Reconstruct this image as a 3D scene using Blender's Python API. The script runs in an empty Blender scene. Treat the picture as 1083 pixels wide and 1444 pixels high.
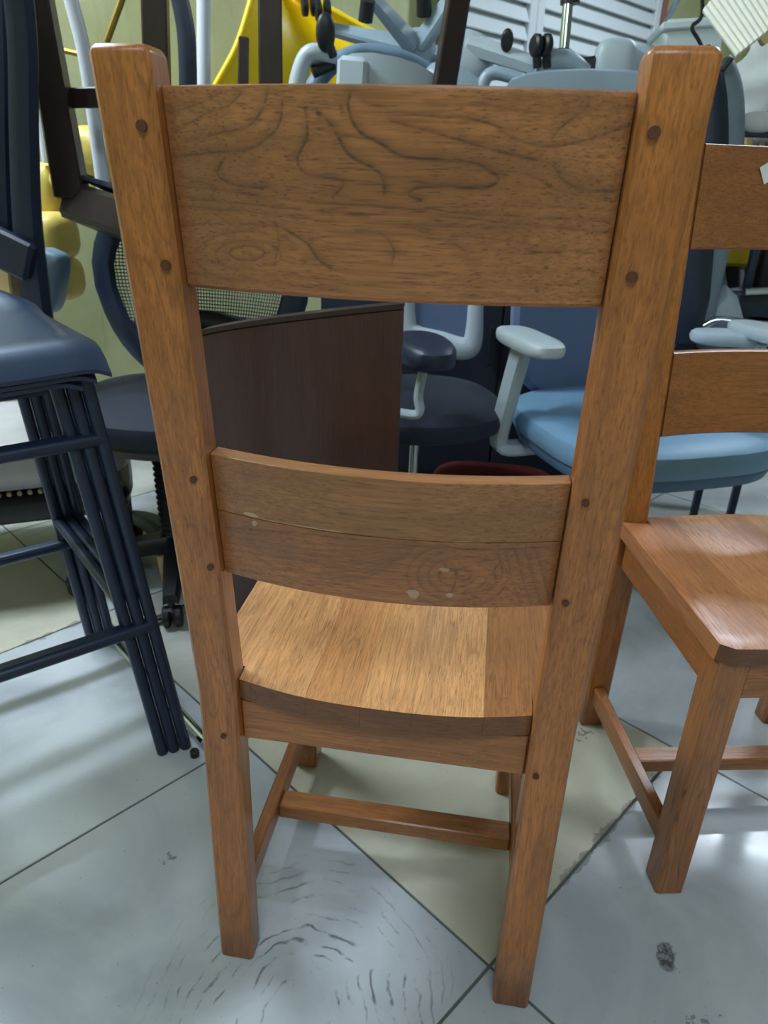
import bpy, bmesh, math, random
from mathutils import Vector, Matrix
random.seed(7)
SC = bpy.context.scene
COL = SC.collection
PI = math.pi

# ------------------------------------------------------------------ camera
CO = Vector((0.08703382, -0.6143789, 0.99250398))
CR = Vector((0.98757843, 0.15499588, 0.02578987))
CU = Vector((-0.08915363, 0.41759672, 0.90424809))
CW = Vector((-0.12938496, 0.89531517, -0.42622796))
FPX = 1001.316
cd = bpy.data.cameras.new('camera')
cam = bpy.data.objects.new('camera', cd)
COL.objects.link(cam)
M3 = Matrix((CR, CU, -CW)).transposed()
cam.matrix_world = Matrix.Translation(CO) @ M3.to_4x4()
cd.sensor_fit = 'VERTICAL'
cd.sensor_height = 36.0
cd.lens = 36.0 * FPX / 1444.0
cd.clip_start = 0.02
cd.dof.use_dof = True
cd.dof.focus_distance = 0.78
cd.dof.aperture_fstop = 9.5
SC.camera = cam

# ------------------------------------------------------------------ world, lights, exposure
W = bpy.data.worlds.new('world')
SC.world = W
W.use_nodes = True
bg = W.node_tree.nodes['Background']
bg.inputs[0].default_value = (0.62, 0.80, 1.0, 1)
bg.inputs[1].default_value = 0.30


def area_light(name, loc, target, sx, sy, power, color, rz=0.0):
    l = bpy.data.lights.new(name, 'AREA')
    l.shape = 'RECTANGLE'
    l.size, l.size_y = sx, sy
    l.energy = power
    l.color = color
    o = bpy.data.objects.new(name, l)
    COL.objects.link(o)
    o.location = loc
    o.rotation_euler = (0, 0, rz)
    return o


LC = (0.76, 0.88, 1.0)
area_light('ceiling_tube_light', (-1.80, 0.85, 2.68), (0, 0, 0), 0.10, 1.2, 74, LC, -0.63)
area_light('ceiling_tube_light', (1.65, 2.92, 2.68), (0, 0, 0), 1.1, 0.05, 42, LC, -0.22)
area_light('added_fill_light', (0.3, -1.5, 2.68), (0, 0, 0), 1.3, 0.9, 34, LC)  # soft fill added behind the camera to brighten the chair back
SC.view_settings.view_transform = 'Standard'
SC.view_settings.look = 'None'
SC.view_settings.gamma = 1.0
SC.view_settings.use_curve_mapping = False
SC.view_settings.exposure = 0.2


# ------------------------------------------------------------------ placing helpers
def ray(px, py):
    return CW + CR * ((px - 541.5) / FPX) - CU * ((py - 722) / FPX)


def A(px, py, y):
    d = ray(px, py)
    return CO + d * ((y - CO.y) / d.y)


def Z(px, py, z=0.0):
    d = ray(px, py)
    return CO + d * ((z - CO.z) / d.z)


# ------------------------------------------------------------------ materials
def s2l(c):
    return tuple(((v / 255.0) / 12.92 if v / 255.0 <= 0.04045 else ((v / 255.0 + 0.055) / 1.055) ** 2.4) for v in c)


class NT:
    def __init__(self, name):
        self.m = bpy.data.materials.new(name)
        self.m.use_nodes = True
        self.t = self.m.node_tree
        self.b = self.t.nodes['Principled BSDF']

    def n(self, kind, **kw):
        nd = self.t.nodes.new(kind)
        for k, v in kw.items():
            setattr(nd, k, v)
        return nd

    def link(self, a, b):
        self.t.links.new(a, b)

    def val(self, sock, v):
        if hasattr(v, 'is_linked') or hasattr(v, 'links'):
            self.link(v, sock)
        else:
            sock.default_value = v

    def math(self, op, a, b=0.0, c=None, clamp=False):
        nd = self.n('ShaderNodeMath', operation=op, use_clamp=clamp)
        self.val(nd.inputs[0], a)
        self.val(nd.inputs[1], b)
        if c is not None:
            self.val(nd.inputs[2], c)
        return nd.outputs[0]

    def mix(self, f, a, b, mode='MIX'):
        nd = self.n('ShaderNodeMix', data_type='RGBA', blend_type=mode)
        self.val(nd.inputs[0], f)
        self.val(nd.inputs[6], a if not isinstance(a, tuple) else (*a[:3], 1))
        self.val(nd.inputs[7], b if not isinstance(b, tuple) else (*b[:3], 1))
        return nd.outputs[2]

    def noise(self, vec, scale, detail=3, rough=0.5, dist=0.0):
        nd = self.n('ShaderNodeTexNoise')
        self.val(nd.inputs['Vector'], vec)
        nd.inputs['Scale'].default_value = scale
        nd.inputs['Detail'].default_value = detail
        nd.inputs['Roughness'].default_value = rough
        nd.inputs['Distortion'].default_value = dist
        return nd.outputs[0]

    def mapr(self, v, a, b, c=0.0, d=1.0, smooth=True):
        nd = self.n('ShaderNodeMapRange')
        nd.interpolation_type = 'SMOOTHSTEP' if smooth else 'LINEAR'
        self.val(nd.inputs[0], v)
        nd.inputs[1].default_value = a
        nd.inputs[2].default_value = b
        nd.inputs[3].default_value = c
        nd.inputs[4].default_value = d
        return nd.outputs[0]

    def vmul(self, vec, s, off=(0, 0, 0)):
        nd = self.n('ShaderNodeMapping')
        self.link(vec, nd.inputs[0])
        nd.inputs['Scale'].default_value = s
        nd.inputs['Location'].default_value = off
        return nd.outputs[0]

    def bump(self, h, strength=0.2, dist=0.001):
        nd = self.n('ShaderNodeBump')
        nd.inputs['Strength'].default_value = strength
        nd.inputs['Distance'].default_value = dist
        self.link(h, nd.inputs['Height'])
        self.link(nd.outputs[0], self.b.inputs['Normal'])


def plain(name, rgb, rough=0.5, metal=0.0, var=0.06, scale=30.0, bump=0.1, coat=0.0, bscale=None, sheen=0.0):
    t = NT(name)
    tc = t.n('ShaderNodeTexCoord').outputs['Object']
    c = s2l(rgb)
    f = t.noise(tc, scale, 4, 0.6)
    col = t.mix(f, tuple(v * (1 - var * 2) for v in c), tuple(min(1, v * (1 + var * 2)) for v in c))
    t.link(col, t.b.inputs['Base Color'])
    t.b.inputs['Roughness'].default_value = rough
    t.b.inputs['Metallic'].default_value = metal
    if coat:
        t.b.inputs['Coat Weight'].default_value = coat
        t.b.inputs['Coat Roughness'].default_value = 0.15
    if sheen:
        t.b.inputs['Sheen Weight'].default_value = sheen
    if bump:
        t.bump(t.noise(tc, bscale or scale * 6, 3), bump)
    return t.m


def oak(name, axis, base, dark, fig=0.5, figscale=5.0, stretch=4.0, freq=9.0, knots=(), pale=(), off=(0, 0, 0), rough=0.36, mott=0.5, flame=0.25, pore=0.5, marks=(), attr=0.0):
    """oak with grain along an object axis; knots = (x, z, r, amp) that bend the grain lines, pale = filler marks"""
    t = NT(name)
    tc = t.n('ShaderNodeTexCoord').outputs['Object']
    sx = [1.0, 1.0, 1.0]
    i = 'XYZ'.index(axis)
    st = [stretch] * 3
    st[i] = 1.0
    hi = [22.0] * 3
    hi[i] = 0.5
    sep = t.n('ShaderNodeSeparateXYZ')
    t.link(tc, sep.inputs[0])
    X, Zc = sep.outputs[0], sep.outputs[2]
    warp = t.noise(t.vmul(tc, (6, 6, 6), off), 1.0, 2)
    field = t.noise(t.vmul(tc, tuple(st), off), figscale, 1.5, 0.45, 0.25)
    field = t.math('MULTIPLY', field, freq)
    for (kx, kz, r, amp) in knots:
        dx = t.math('MULTIPLY', t.math('SUBTRACT', X, kx), 1.0 / r)
        dz = t.math('MULTIPLY', t.math('SUBTRACT', Zc, kz), 1.8 / r)
        dd = t.math('ADD', t.math('MULTIPLY', dx, dx), t.math('MULTIPLY', dz, dz))
        dd = t.math('ADD', dd, t.math('MULTIPLY', warp, 0.6))
        g = t.math('MULTIPLY', t.math('EXPONENT', t.math('MULTIPLY', dd, -1.0)), amp)
        field = t.math('ADD', field, g)
    fine = t.noise(t.vmul(tc, tuple(hi), off), 22.0, 3, 0.6)
    field2 = t.math('ADD', field, t.math('MULTIPLY', fine, 0.35))
    fr = t.math('FRACT', field2)
    soft = t.math('MULTIPLY', t.mapr(fr, 0.1, 0.74, 0, 0.38), t.mapr(fr, 0.74, 0.86, 1, 0))
    thin = t.math('MULTIPLY', t.mapr(fr, 0.56, 0.72, 0, 1), t.mapr(fr, 0.72, 0.84, 1, 0))
    line = t.math('MAXIMUM', soft, thin)
    brk = t.mapr(t.noise(tc, 9.0, 3, 0.6), 0.38, 0.62, 0.12, 1.0)
    line = t.math('MULTIPLY', line, brk)
    hp = list(hi)
    por = t.noise(t.vmul(tc, tuple(v * 2.6 if k != i else 1.5 for k, v in enumerate(hp)), off), 16.0, 2, 0.65)
    por = t.mapr(por, 0.55, 0.68)
    b = s2l(base)
    dk = s2l(dark)
    big = t.noise(t.vmul(tc, tuple(v * 0.6 for v in st), off), 7.0, 3, 0.6)
    c0 = t.mix(t.mapr(big, 0.3, 0.7), tuple(v * (1 - 0.28 * mott) for v in b), tuple(v * (1 + 0.22 * mott) for v in b))
    c1 = t.mix(t.math('MULTIPLY', line, fig), c0, dk)
    if attr:
        an = t.n('ShaderNodeAttribute', attribute_name='figure').outputs['Fac']
        bk = t.mapr(t.noise(t.vmul(tc, (14, 60, 60), off), 3.0, 3, 0.6), 0.30, 0.60, 0.35, 1.0)
        c1 = t.mix(t.math('MULTIPLY', t.math('MULTIPLY', an, bk), attr), c1, dk)
    c2 = t.mix(t.math('MULTIPLY', t.mapr(fine, 0.38, 0.66), 0.62), c1, tuple(v * 0.55 for v in b))
    c3 = t.mix(t.math('MULTIPLY', por, pore), c2, tuple(v * 0.5 for v in dk))
    # medullary flecks
    fl = list(hi)
    fk = t.noise(t.vmul(tc, tuple((7 if k != i else 2.0) for k in range(3)), (3, 1, 2)), 11.0, 1, 0.4, 1.2)
    fk = t.math('MULTIPLY', t.math('MULTIPLY', t.mapr(fk, 0.60, 0.63), t.mapr(fk, 0.635, 0.67, 1, 0)), flame)
    c4 = t.mix(fk, c3, tuple(min(1, v * 1.7) for v in b))
    for (kx, kz, rx, rz, s) in pale:
        dx = t.math('MULTIPLY', t.math('SUBTRACT', X, kx), 1.0 / rx)
        dz = t.math('MULTIPLY', t.math('SUBTRACT', Zc, kz), 1.0 / rz)
        dd = t.math('SQRT', t.math('ADD', t.math('MULTIPLY', dx, dx), t.math('MULTIPLY', dz, dz)))
        dd = t.math('ADD', dd, t.math('MULTIPLY', t.math('SUBTRACT', t.noise(tc, 90, 3), 0.5), 2.2))
        c4 = t.mix(t.math('MULTIPLY', t.mapr(dd, 0.7, 1.1, 1, 0), s), c4, s2l((196, 172, 142)))
    for (kx, kz, rx, rz, s) in marks:
        dx = t.math('MULTIPLY', t.math('SUBTRACT', X, kx), 1.0 / rx)
        dz = t.math('MULTIPLY', t.math('SUBTRACT', Zc, kz), 1.0 / rz)
        dd = t.math('SQRT', t.math('ADD', t.math('MULTIPLY', dx, dx), t.math('MULTIPLY', dz, dz)))
        dd = t.math('ADD', dd, t.math('MULTIPLY', t.math('SUBTRACT', t.noise(tc, 110, 3), 0.5), 1.8))
        c4 = t.mix(t.math('MULTIPLY', t.mapr(dd, 0.5, 1.2, 1, 0), s), c4, s2l((62, 36, 20)))
    t.link(c4, t.b.inputs['Base Color'])
    t.b.inputs['Roughness'].default_value = rough
    t.b.inputs['Coat Weight'].default_value = 0.25
    t.b.inputs['Coat Roughness'].default_value = 0.22
    t.bump(t.math('ADD', t.math('MULTIPLY', por, -1.0), fine), 0.25, 0.0006)
    return t.m


PB, PD = (176, 108, 52), (92, 52, 26)       # post colour, dark grain
M = {}
M['post'] = oak('oak_post', 'Z', PB, PD, fig=0.5, figscale=4, stretch=11.0, freq=6, flame=0.10, mott=0.7, pore=0.45)
M['post_b'] = oak('oak_coarse_grained_leg', 'Z', (170, 108, 60), (84, 48, 28), fig=0.8, figscale=3, stretch=9.0, freq=9, flame=0.0, off=(3, 3, 0))
M['toprail'] = oak('oak_top_rail', 'X', (170, 112, 68), (46, 32, 30), fig=0.12, figscale=4, stretch=5, freq=8, off=(1.3, 0.2, 2.1), mott=0.9, flame=0.0, pore=0.55, attr=1.0)
M['lowrail_up'] = oak('oak_lower_rail_upper_board', 'X', (160, 106, 62), (86, 54, 34), fig=0.15, figscale=5, stretch=8, freq=6, flame=0.1, attr=0.8, mott=0.6,
                      pale=((-0.13, 0.694, 0.012, 0.002, 0.6), (-0.07, 0.692, 0.040, 0.0009, 0.6), (0.02, 0.691, 0.03, 0.0007, 0.5), (0.08, 0.6915, 0.03, 0.0007, 0.5)))
M['lowrail_low'] = oak('oak_lower_rail_lower_board', 'X', (164, 104, 60), (50, 32, 24), fig=0.12, figscale=4.5, stretch=5, freq=10, off=(0.4, 2, 5), attr=0.9, mott=0.7, flame=0.0,
                       pale=((0.034, 0.630, 0.006, 0.005, 0.55), (0.068, 0.631, 0.0035, 0.003, 0.6), (0.062, 0.660, 0.005, 0.002, 0.45), (-0.125, 0.685, 0.003, 0.004, 0.5)))
M['apron'] = oak('oak_apron', 'X', (168, 106, 54), PD, fig=0.35, figscale=7, stretch=6, freq=6, off=(2, 1, 0))
M['side'] = oak('oak_side_grain', 'Y', (160, 98, 50), PD, fig=0.35, figscale=7, stretch=6, freq=6)
M['endgrain'] = oak('oak_seat_edge', 'X', (120, 72, 36), (60, 36, 20), fig=0.4, figscale=20, stretch=1, freq=6)
M['peg'] = plain('dark_peg', (84, 46, 24), 0.6, var=0.2, scale=200)
TONES = [((216, 156, 104), (1, 0, 0)), ((210, 150, 98), (2, 3, 0)), ((200, 138, 86), (5, 1, 0)), ((212, 152, 98), (7, 2, 0)), ((216, 156, 102), (9, 4, 1)), ((164, 108, 64), (4, 8, 1))]
for k, (c, of) in enumerate(TONES):
    M['plank%d' % k] = oak('oak_seat_plank_%d' % k, 'Y', c, (118, 72, 36), fig=0.5, figscale=4, stretch=9, freq=7, off=of, flame=0.12, rough=0.33, pore=0.55, mott=0.4)

M['toprail_b'] = oak('oak_plain_top_rail', 'X', (158, 98, 56), (96, 56, 34), fig=0.25, figscale=4, stretch=8, freq=5, off=(4, 4, 1))
M['lowrail_up_b'] = M['lowrail_low_b'] = oak('oak_plain_lower_rail', 'X', (164, 100, 54), (96, 54, 30), fig=0.4, figscale=4, stretch=6, freq=6, off=(7, 4, 1))
for k in range(6):
    M['plank%d_b' % k] = oak('oak_worn_seat_plank_%d' % k, 'Y', ((196, 138, 92), (188, 126, 82), (196, 134, 88), (184, 122, 80), (192, 130, 84), (182, 118, 76))[k], (124, 72, 40), fig=0.5, figscale=4, stretch=7, freq=7, off=(k * 2, 5, 3), flame=0.12, rough=0.3, pore=0.5, mott=0.4)

# ------------------------------------------------------------------ geometry helpers


def link_mesh(name, verts, faces, mat, parent=None, smooth=True, origin=(0, 0, 0)):
    me = bpy.data.meshes.new(name)
    o3 = Vector(origin)
    me.from_pydata([tuple(Vector(v) - o3) for v in verts], [], faces)
    me.update()
    bm = bmesh.new()
    bm.from_mesh(me)
    bmesh.ops.recalc_face_normals(bm, faces=bm.faces)
    bm.to_mesh(me)
    bm.free()
    if mat:
        me.materials.append(mat)
    if smooth:
        for p in me.polygons:
            p.use_smooth = True
        try:
            me.set_sharp_from_angle(angle=math.radians(38))
        except Exception:
            pass
    o = bpy.data.objects.new(name, me)
    COL.objects.link(o)
    if parent:
        o.parent = parent
    o.location = o3
    return o


class G:
    """collects verts and faces"""
    def __init__(self):
        self.v = []
        self.f = []

    def add(self, vs, fs):
        n = len(self.v)
        self.v += [Vector(v) for v in vs]
        self.f += [tuple(i + n for i in f) for f in fs]
        return self

    def loft(self, rings, cap=True, closed=False):
        n = len(rings[0])
        vs = [p for r in rings for p in r]
        fs = []
        m = len(rings)
        for i in range(m if closed else m - 1):
            a, b = i * n, ((i + 1) % m) * n
            for j in range(n):
                k = (j + 1) % n
                fs.append((a + j, a + k, b + k, b + j))
        if cap and not closed:
            fs.append(tuple(range(n)))
            fs.append(tuple((m - 1) * n + j for j in range(n)))
        return self.add(vs, fs)

    def box(self, c, s, bev=0.003, rot=None):
        hx, hy, hz = s[0] / 2, s[1] / 2, s[2] / 2
        b = min(bev, hx * 0.49, hy * 0.49, hz * 0.49)
        rings = []
        for z, i in ((-hz, b), (-hz + b, 0), (hz - b, 0), (hz, b)):
            x, y = hx - i, hy - i
            bb = b if i == 0 else b * 0.6
            rings.append([Vector(p) for p in ((x - bb, y, z), (-x + bb, y, z), (-x, y - bb, z), (-x, -y + bb, z), (-x + bb, -y, z), (x - bb, -y, z), (x, -y + bb, z), (x, y - bb, z))])
        R = rot if rot else Matrix.Identity(3)
        c = Vector(c)
        return self.loft([[R @ p + c for p in r] for r in rings])

    def bar(self, p0, p1, w, t, w1=None, t1=None, up=(0, 0, 1), bev=0.003):
        """tapered rectangular bar from p0 to p1"""
        p0, p1 = Vector(p0), Vector(p1)
        d = (p1 - p0).normalized()
        u = Vector(up)
        s = d.cross(u)
        if s.length < 1e-4:
            s = d.cross(Vector((0, 1, 0)))
        s.normalize()
        u = s.cross(d).normalized()
        w1 = w if w1 is None else w1
        t1 = t if t1 is None else t1
        L = (p1 - p0).length
        rings = []
        for f, i in ((0, bev), (bev / L, 0), (1 - bev / L, 0), (1, bev)):
            ww, tt = w + (w1 - w) * f, t + (t1 - t) * f
            c = p0 + (p1 - p0) * f
            x, y = ww / 2 - i, tt / 2 - i
            b = min(bev, x * 0.4, y * 0.4)
            rings.append([c + s * a + u * e for a, e in ((x - b, y), (-x + b, y), (-x, y - b), (-x, -y + b), (-x + b, -y), (x - b, -y), (x, -y + b), (x, y - b))])
        return self.loft(rings)

    def tube(self, pts, r, n=12, smooth=0, flat=1.0, up=None):
        pts = [Vector(p) for p in pts]
        rs = r if isinstance(r, (list, tuple)) else [r] * len(pts)
        if smooth:
            pts, rs = crom(pts, list(rs), smooth)
        rings = []
        prev = None
        for i, p in enumerate(pts):
            d = (pts[min(i + 1, len(pts) - 1)] - pts[max(i - 1, 0)]).normalized()
            if prev is None:
                u = Vector(up) if up else (Vector((0, 0, 1)) if abs(d.z) < 0.9 else Vector((0, 1, 0)))
            else:
                u = prev
            u = (u - d * u.dot(d)).normalized()
            prev = u
            s = d.cross(u)
            rings.append([p + (s * math.cos(2 * PI * k / n) + u * math.sin(2 * PI * k / n) * flat) * rs[i] for k in range(n)])
        return self.loft(rings)

    def lathe(self, prof, n=24, mat=None):
        m = mat or Matrix.Identity(4)
        rings = [[m @ Vector((r * math.cos(2 * PI * k / n), r * math.sin(2 * PI * k / n), z)) for k in range(n)] for r, z in prof]
        return self.loft(rings)

    def pad(self, c, w, d, h, e=4.0, rot=None, n=36, bulge=0.0, edge=0.5, bend=0.0, taper=0.0):
        """rounded cushion: superellipse outline, soft rim"""
        R = rot if rot else Matrix.Identity(3)
        c = Vector(c)
        rings = []
        prof = [(0.0, -0.5), (0.55, -0.5), (0.86, -0.47), (0.96, -0.32), (1.0, 0.0), (0.97, 0.28), (0.88, 0.42), (0.7, 0.49), (0.4, 0.5 + bulge * 0.7), (0.0, 0.5 + bulge)]
        for s, z in prof:
            s = max(s, 0.002)
            r = []
            for k in range(n):
                a = 2 * PI * k / n
                ca, sa = math.cos(a), math.sin(a)
                x = math.copysign(abs(ca) ** (2 / e), ca) * w / 2
                y = math.copysign(abs(sa) ** (2 / e), sa) * d / 2
                rim = 1 - (1 - s) * (1.0 if s < 0.8 else edge * h * 6 / max(w, d) + 0.35)
                if s < 0.8:
                    rim = s
                x, y = x * rim, y * rim
                x *= 1 + taper * (y / d)
                r.append(R @ Vector((x, y, z * h + bend * (x / (w / 2)) ** 2)) + c)
            rings.append(r)
        return self.loft(rings)

    def blob(self, c, w, d, h, e=2.6, rot=None, n=32, m=16):
        """superellipsoid"""
        R = rot if rot else Matrix.Identity(3)
        c = Vector(c)

        def sp(v):
            return math.copysign(abs(v) ** (2 / e), v)
        rings = []
        for j in range(m + 1):
            ph = -PI / 2 + PI * j / m
            cz = max(abs(math.cos(ph)) ** (2 / e), 0.004)
            rings.append([R @ Vector((w / 2 * cz * sp(math.cos(2 * PI * k / n)), d / 2 * cz * sp(math.sin(2 * PI * k / n)), h / 2 * sp(math.sin(ph)))) + c for k in range(n)])
        return self.loft(rings)

    def build(self, name, mat, parent=None, origin=(0, 0, 0), smooth=True):
        return link_mesh(name, self.v, self.f, mat, parent, smooth, origin)


def crom(pts, rs, k):
    out, ro = [], []
    n = len(pts)
    for i in range(n - 1):
        p0, p1, p2, p3 = pts[max(i - 1, 0)], pts[i], pts[i + 1], pts[min(i + 2, n - 1)]
        for j in range(k):
            t = j / k
            out.append(0.5 * ((2 * p1) + (p2 - p0) * t + (2 * p0 - 5 * p1 + 4 * p2 - p3) * t * t + (-p0 + 3 * p1 - 3 * p2 + p3) * t ** 3))
            ro.append(rs[i] + (rs[i + 1] - rs[i]) * t)
    out.append(pts[-1])
    ro.append(rs[-1])
    return out, ro


def thing(name, label, cat, loc=(0, 0, 0), rot=None, group=None):
    o = bpy.data.objects.new(name, None)
    COL.objects.link(o)
    o.location = loc
    if rot is not None:
        o.rotation_euler = rot
    o['label'] = label
    o['category'] = cat
    if group:
        o['group'] = group
    o.empty_display_size = 0.1
    return o


def tag(o, label, cat, group=None):
    o['label'] = label
    o['category'] = cat
    if group:
        o['group'] = group
    return o


class TH:
    """a thing whose parts are authored in world coordinates; root sits at base"""
    def __init__(self, name, label, cat, base, group=None):
        self.r = thing(name, label, cat, base, None, group)
        self.b = Vector(base)

    def part(self, g, name, mat, parent=None, smooth=True):
        g.v = [v - self.b for v in g.v]
        return g.build(name, mat, parent or self.r, smooth=smooth)


def solid(g, name, mat, label, cat, base, group=None):
    g.v = [v - Vector(base) for v in g.v]
    o = g.build(name, mat)
    o.location = base
    return tag(o, label, cat, group)


# ------------------------------------------------------------------ room, aligned with the tile grid
ANG = math.atan2(0.8070, 0.5906)
DA = Vector((math.cos(ANG), math.sin(ANG), 0))
DB = Vector((-math.sin(ANG), math.cos(ANG), 0))
XO = Vector((0.161, 0.032, 0))
TS = 0.6


def ab(a, b, z=0.0):
    """room coordinates: a along the back wall, b towards it"""
    return DA * a + DB * b + Vector((0, 0, z))


A0, A1, B0, B1, HC = -3.2, 6.2, -3.2, 2.16, 2.8


def room_box(name, a0, a1, b0, b1, z0, z1, mat):
    vs = [ab(a, b, z) for a in (a0, a1) for b in (b0, b1) for z in (z0, z1)]
    fs = [(0, 1, 3, 2), (4, 6, 7, 5), (0, 4, 5, 1), (2, 3, 7, 6), (0, 2, 6, 4), (1, 5, 7, 3)]
    o = link_mesh(name, vs, fs, mat, smooth=False)
    o['kind'] = 'structure'
    return o


def tile_material(name, c1, c2, dirt=True):
    t = NT(name)
    geo = t.n('ShaderNodeNewGeometry').outputs['Position']
    cloud = t.noise(geo, 3.0, 5, 0.6, 0.6)
    col = t.mix(t.mapr(cloud, 0.3, 0.7), s2l(c1), s2l(c2))
    speck = t.mapr(t.noise(geo, 140, 2, 0.5), 0.70, 0.76)
    sm = t.mapr(t.noise(geo, 7.0, 6, 0.75), 0.60, 0.78)
    col = t.mix(t.math('MULTIPLY', sm, 0.22), col, s2l((120, 116, 104)))
    col = t.mix(t.math('MULTIPLY', speck, 0.35), col, s2l((90, 86, 80)))
    sep = t.n('ShaderNodeSeparateXYZ')
    t.link(geo, sep.inputs[0])
    X, Y = sep.outputs[0], sep.outputs[1]

    def dist(cx, cy, sx=1.0, sy=1.0):
        dx = t.math('MULTIPLY', t.math('SUBTRACT', X, cx), sx)
        dy = t.math('MULTIPLY', t.math('SUBTRACT', Y, cy), sy)
        return t.math('SQRT', t.math('ADD', t.math('MULTIPLY', dx, dx), t.math('MULTIPLY', dy, dy)))
    if dirt:
        # dried mop swirls in front of the chair and a chipped spot on the right
        d = dist(-0.085, -0.09, 1.0, 0.8)
        w = t.math('ADD', d, t.math('MULTIPLY', t.math('SUBTRACT', t.noise(geo, 12, 3), 0.5), 0.055))
        fr = t.math('FRACT', t.math('MULTIPLY', w, 58.0))
        ring = t.math('MULTIPLY', t.mapr(fr, 0.30, 0.45), t.mapr(fr, 0.47, 0.62, 1, 0))
        ring = t.math('MULTIPLY', ring, t.mapr(t.noise(geo, 16, 4, 0.65), 0.47, 0.62))
        ring = t.math('MULTIPLY', ring, t.math('MULTIPLY', t.mapr(d, 0.02, 0.05), t.mapr(d, 0.12, 0.25, 1, 0)))
        col = t.mix(t.math('MULTIPLY', ring, 0.75), col, s2l((72, 68, 64)))
        d2 = t.math('ADD', dist(0.409, 0.089, 1.5, 1.0), t.math('MULTIPLY', t.math('SUBTRACT', t.noise(geo, 60, 4, 0.7), 0.5), 0.045))
        col = t.mix(t.math('MULTIPLY', t.mapr(d2, 0.017, 0.023, 1, 0), t.mapr(t.noise(geo, 120, 3, 0.7), 0.35, 0.6, 0.45, 1.0)), col, s2l((84, 84, 84)))
        for cx, cy, rr in ((-0.70, 0.135, 0.03), (-0.35, 0.12, 0.02), (0.33, 0.53, 0.03), (0.44, -0.0, 0.03)):
            d3 = t.math('ADD', dist(cx, cy), t.math('MULTIPLY', t.math('SUBTRACT', t.noise(geo, 70, 3, 0.6), 0.5), rr * 5))
            col = t.mix(t.math('MULTIPLY', t.mapr(d3, 0.0, rr * 0.35, 1, 0), 0.6), col, s2l((84, 80, 76)))
    # ground-in dirt along two joints
    def dotp(v):
        nd = t.n('ShaderNodeVectorMath', operation='DOT_PRODUCT')
        t.link(geo, nd.inputs[0])
        nd.inputs[1].default_value = v
        return nd.outputs['Value']
    pa, pb = dotp(DA), dotp(DB)
    nz = t.math('MULTIPLY', t.math('SUBTRACT', t.noise(geo, 22, 5, 0.7), 0.46), 0.05)
    for b0, a0, a1 in ((-0.111, 0.25, 0.62), (1.089, -0.12, 0.10)):
        dd = t.math('SUBTRACT', t.math('ABSOLUTE', t.math('SUBTRACT', pb, b0)), nz)
        m = t.math('MULTIPLY', t.mapr(dd, 0.003, 0.006, 1, 0), t.math('MULTIPLY', t.mapr(pa, a0, a0 + 0.08), t.mapr(pa, a1, a1 + 0.05, 1, 0)))
        col = t.mix(t.math('MULTIPLY', m, 0.55), col, s2l((96, 98, 96)))
    t.link(col, t.b.inputs['Base Color'])
    t.b.inputs['Specular IOR Level'].default_value = 0.26
    rr = t.mapr(t.noise(geo, 5, 4), 0.3, 0.7, 0.10, 0.22)
    t.link(rr, t.b.inputs['Roughness'])
    return t.m


def grout_material():
    t = NT('floor_grout')
    geo = t.n('ShaderNodeNewGeometry').outputs['Position']
    f = t.noise(geo, 30, 4, 0.7)
    t.link(t.mix(f, s2l((60, 62, 62)), s2l((112, 114, 112))), t.b.inputs['Base Color'])
    t.b.inputs['Roughness'].default_value = 0.9
    t.bump(f, 0.5, 0.002)
    return t.m


def wall_material():
    t = NT('pale_yellow_green_wall_paint')
    geo = t.n('ShaderNodeNewGeometry').outputs['Position']
    f = t.noise(geo, 4, 5, 0.7)
    scr = t.noise(t.vmul(geo, (60, 60, 5)), 1.0, 4, 0.7)
    col = t.mix(t.mapr(f, 0.3, 0.7), s2l((196, 200, 150)), s2l((212, 214, 170)))
    col = t.mix(t.math('MULTIPLY', t.mapr(scr, 0.55, 0.72), 0.35), col, s2l((150, 160, 130)))
    t.link(col, t.b.inputs['Base Color'])
    t.b.inputs['Roughness'].default_value = 0.6
    t.bump(scr, 0.3, 0.002)
    return t.m


M['tile'] = tile_material('grey_marble_tile', (160, 165, 172), (190, 195, 201))
M['tile_cream'] = tile_material('cream_marble_tile', (176, 174, 158), (198, 195, 180))
M['tile_dull'] = tile_material('dull_grey_tile', (160, 160, 156), (188, 188, 184))
M['grout'] = grout_material()
M['wall'] = wall_material()
M['ceiling'] = plain('white_ceiling_paint', (226, 228, 230), 0.8, scale=2)

floor = room_box('floor', A0, A1, B0, B1, -0.06, -0.0025, M['grout'])
room_box('ceiling', A0, A1, B0, B1, HC, HC + 0.05, M['ceiling'])
room_box('wall_back', A0, A1, B1, B1 + 0.1, -0.05, HC, M['wall'])
room_box('wall_front', A0, A1, B0 - 0.1, B0, -0.05, HC, M['wall'])
room_box('wall_left', A0 - 0.1, A0, B0 - 0.1, B1 + 0.1, -0.05, HC, M['wall'])
room_box('wall_right', A1, A1 + 0.1, B0 - 0.1, B1 + 0.1, -0.05, HC, M['wall'])
bb = room_box('baseboard_back', A0, A1, B1 - 0.012, B1, 0.0, 0.09, M['tile_dull'])

xa, xb = XO.dot(DA), XO.dot(DB)
meshes = {}


def tile_mesh(w, d, key):
    if key in meshes:
        return meshes[key]
    g = G()
    g.box((0, 0, -0.006), (w - 0.0045, d - 0.0045, 0.012), 0.0008)
    me = bpy.data.meshes.new('floor_tile')
    me.from_pydata([tuple(v) for v in g.v], [], g.f)
    bm = bmesh.new()
    bm.from_mesh(me)
    bmesh.ops.recalc_face_normals(bm, faces=bm.faces)
    bm.to_mesh(me)
    bm.free()
    me.materials.append(M[key])
    meshes[key] = me
    return me


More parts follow.
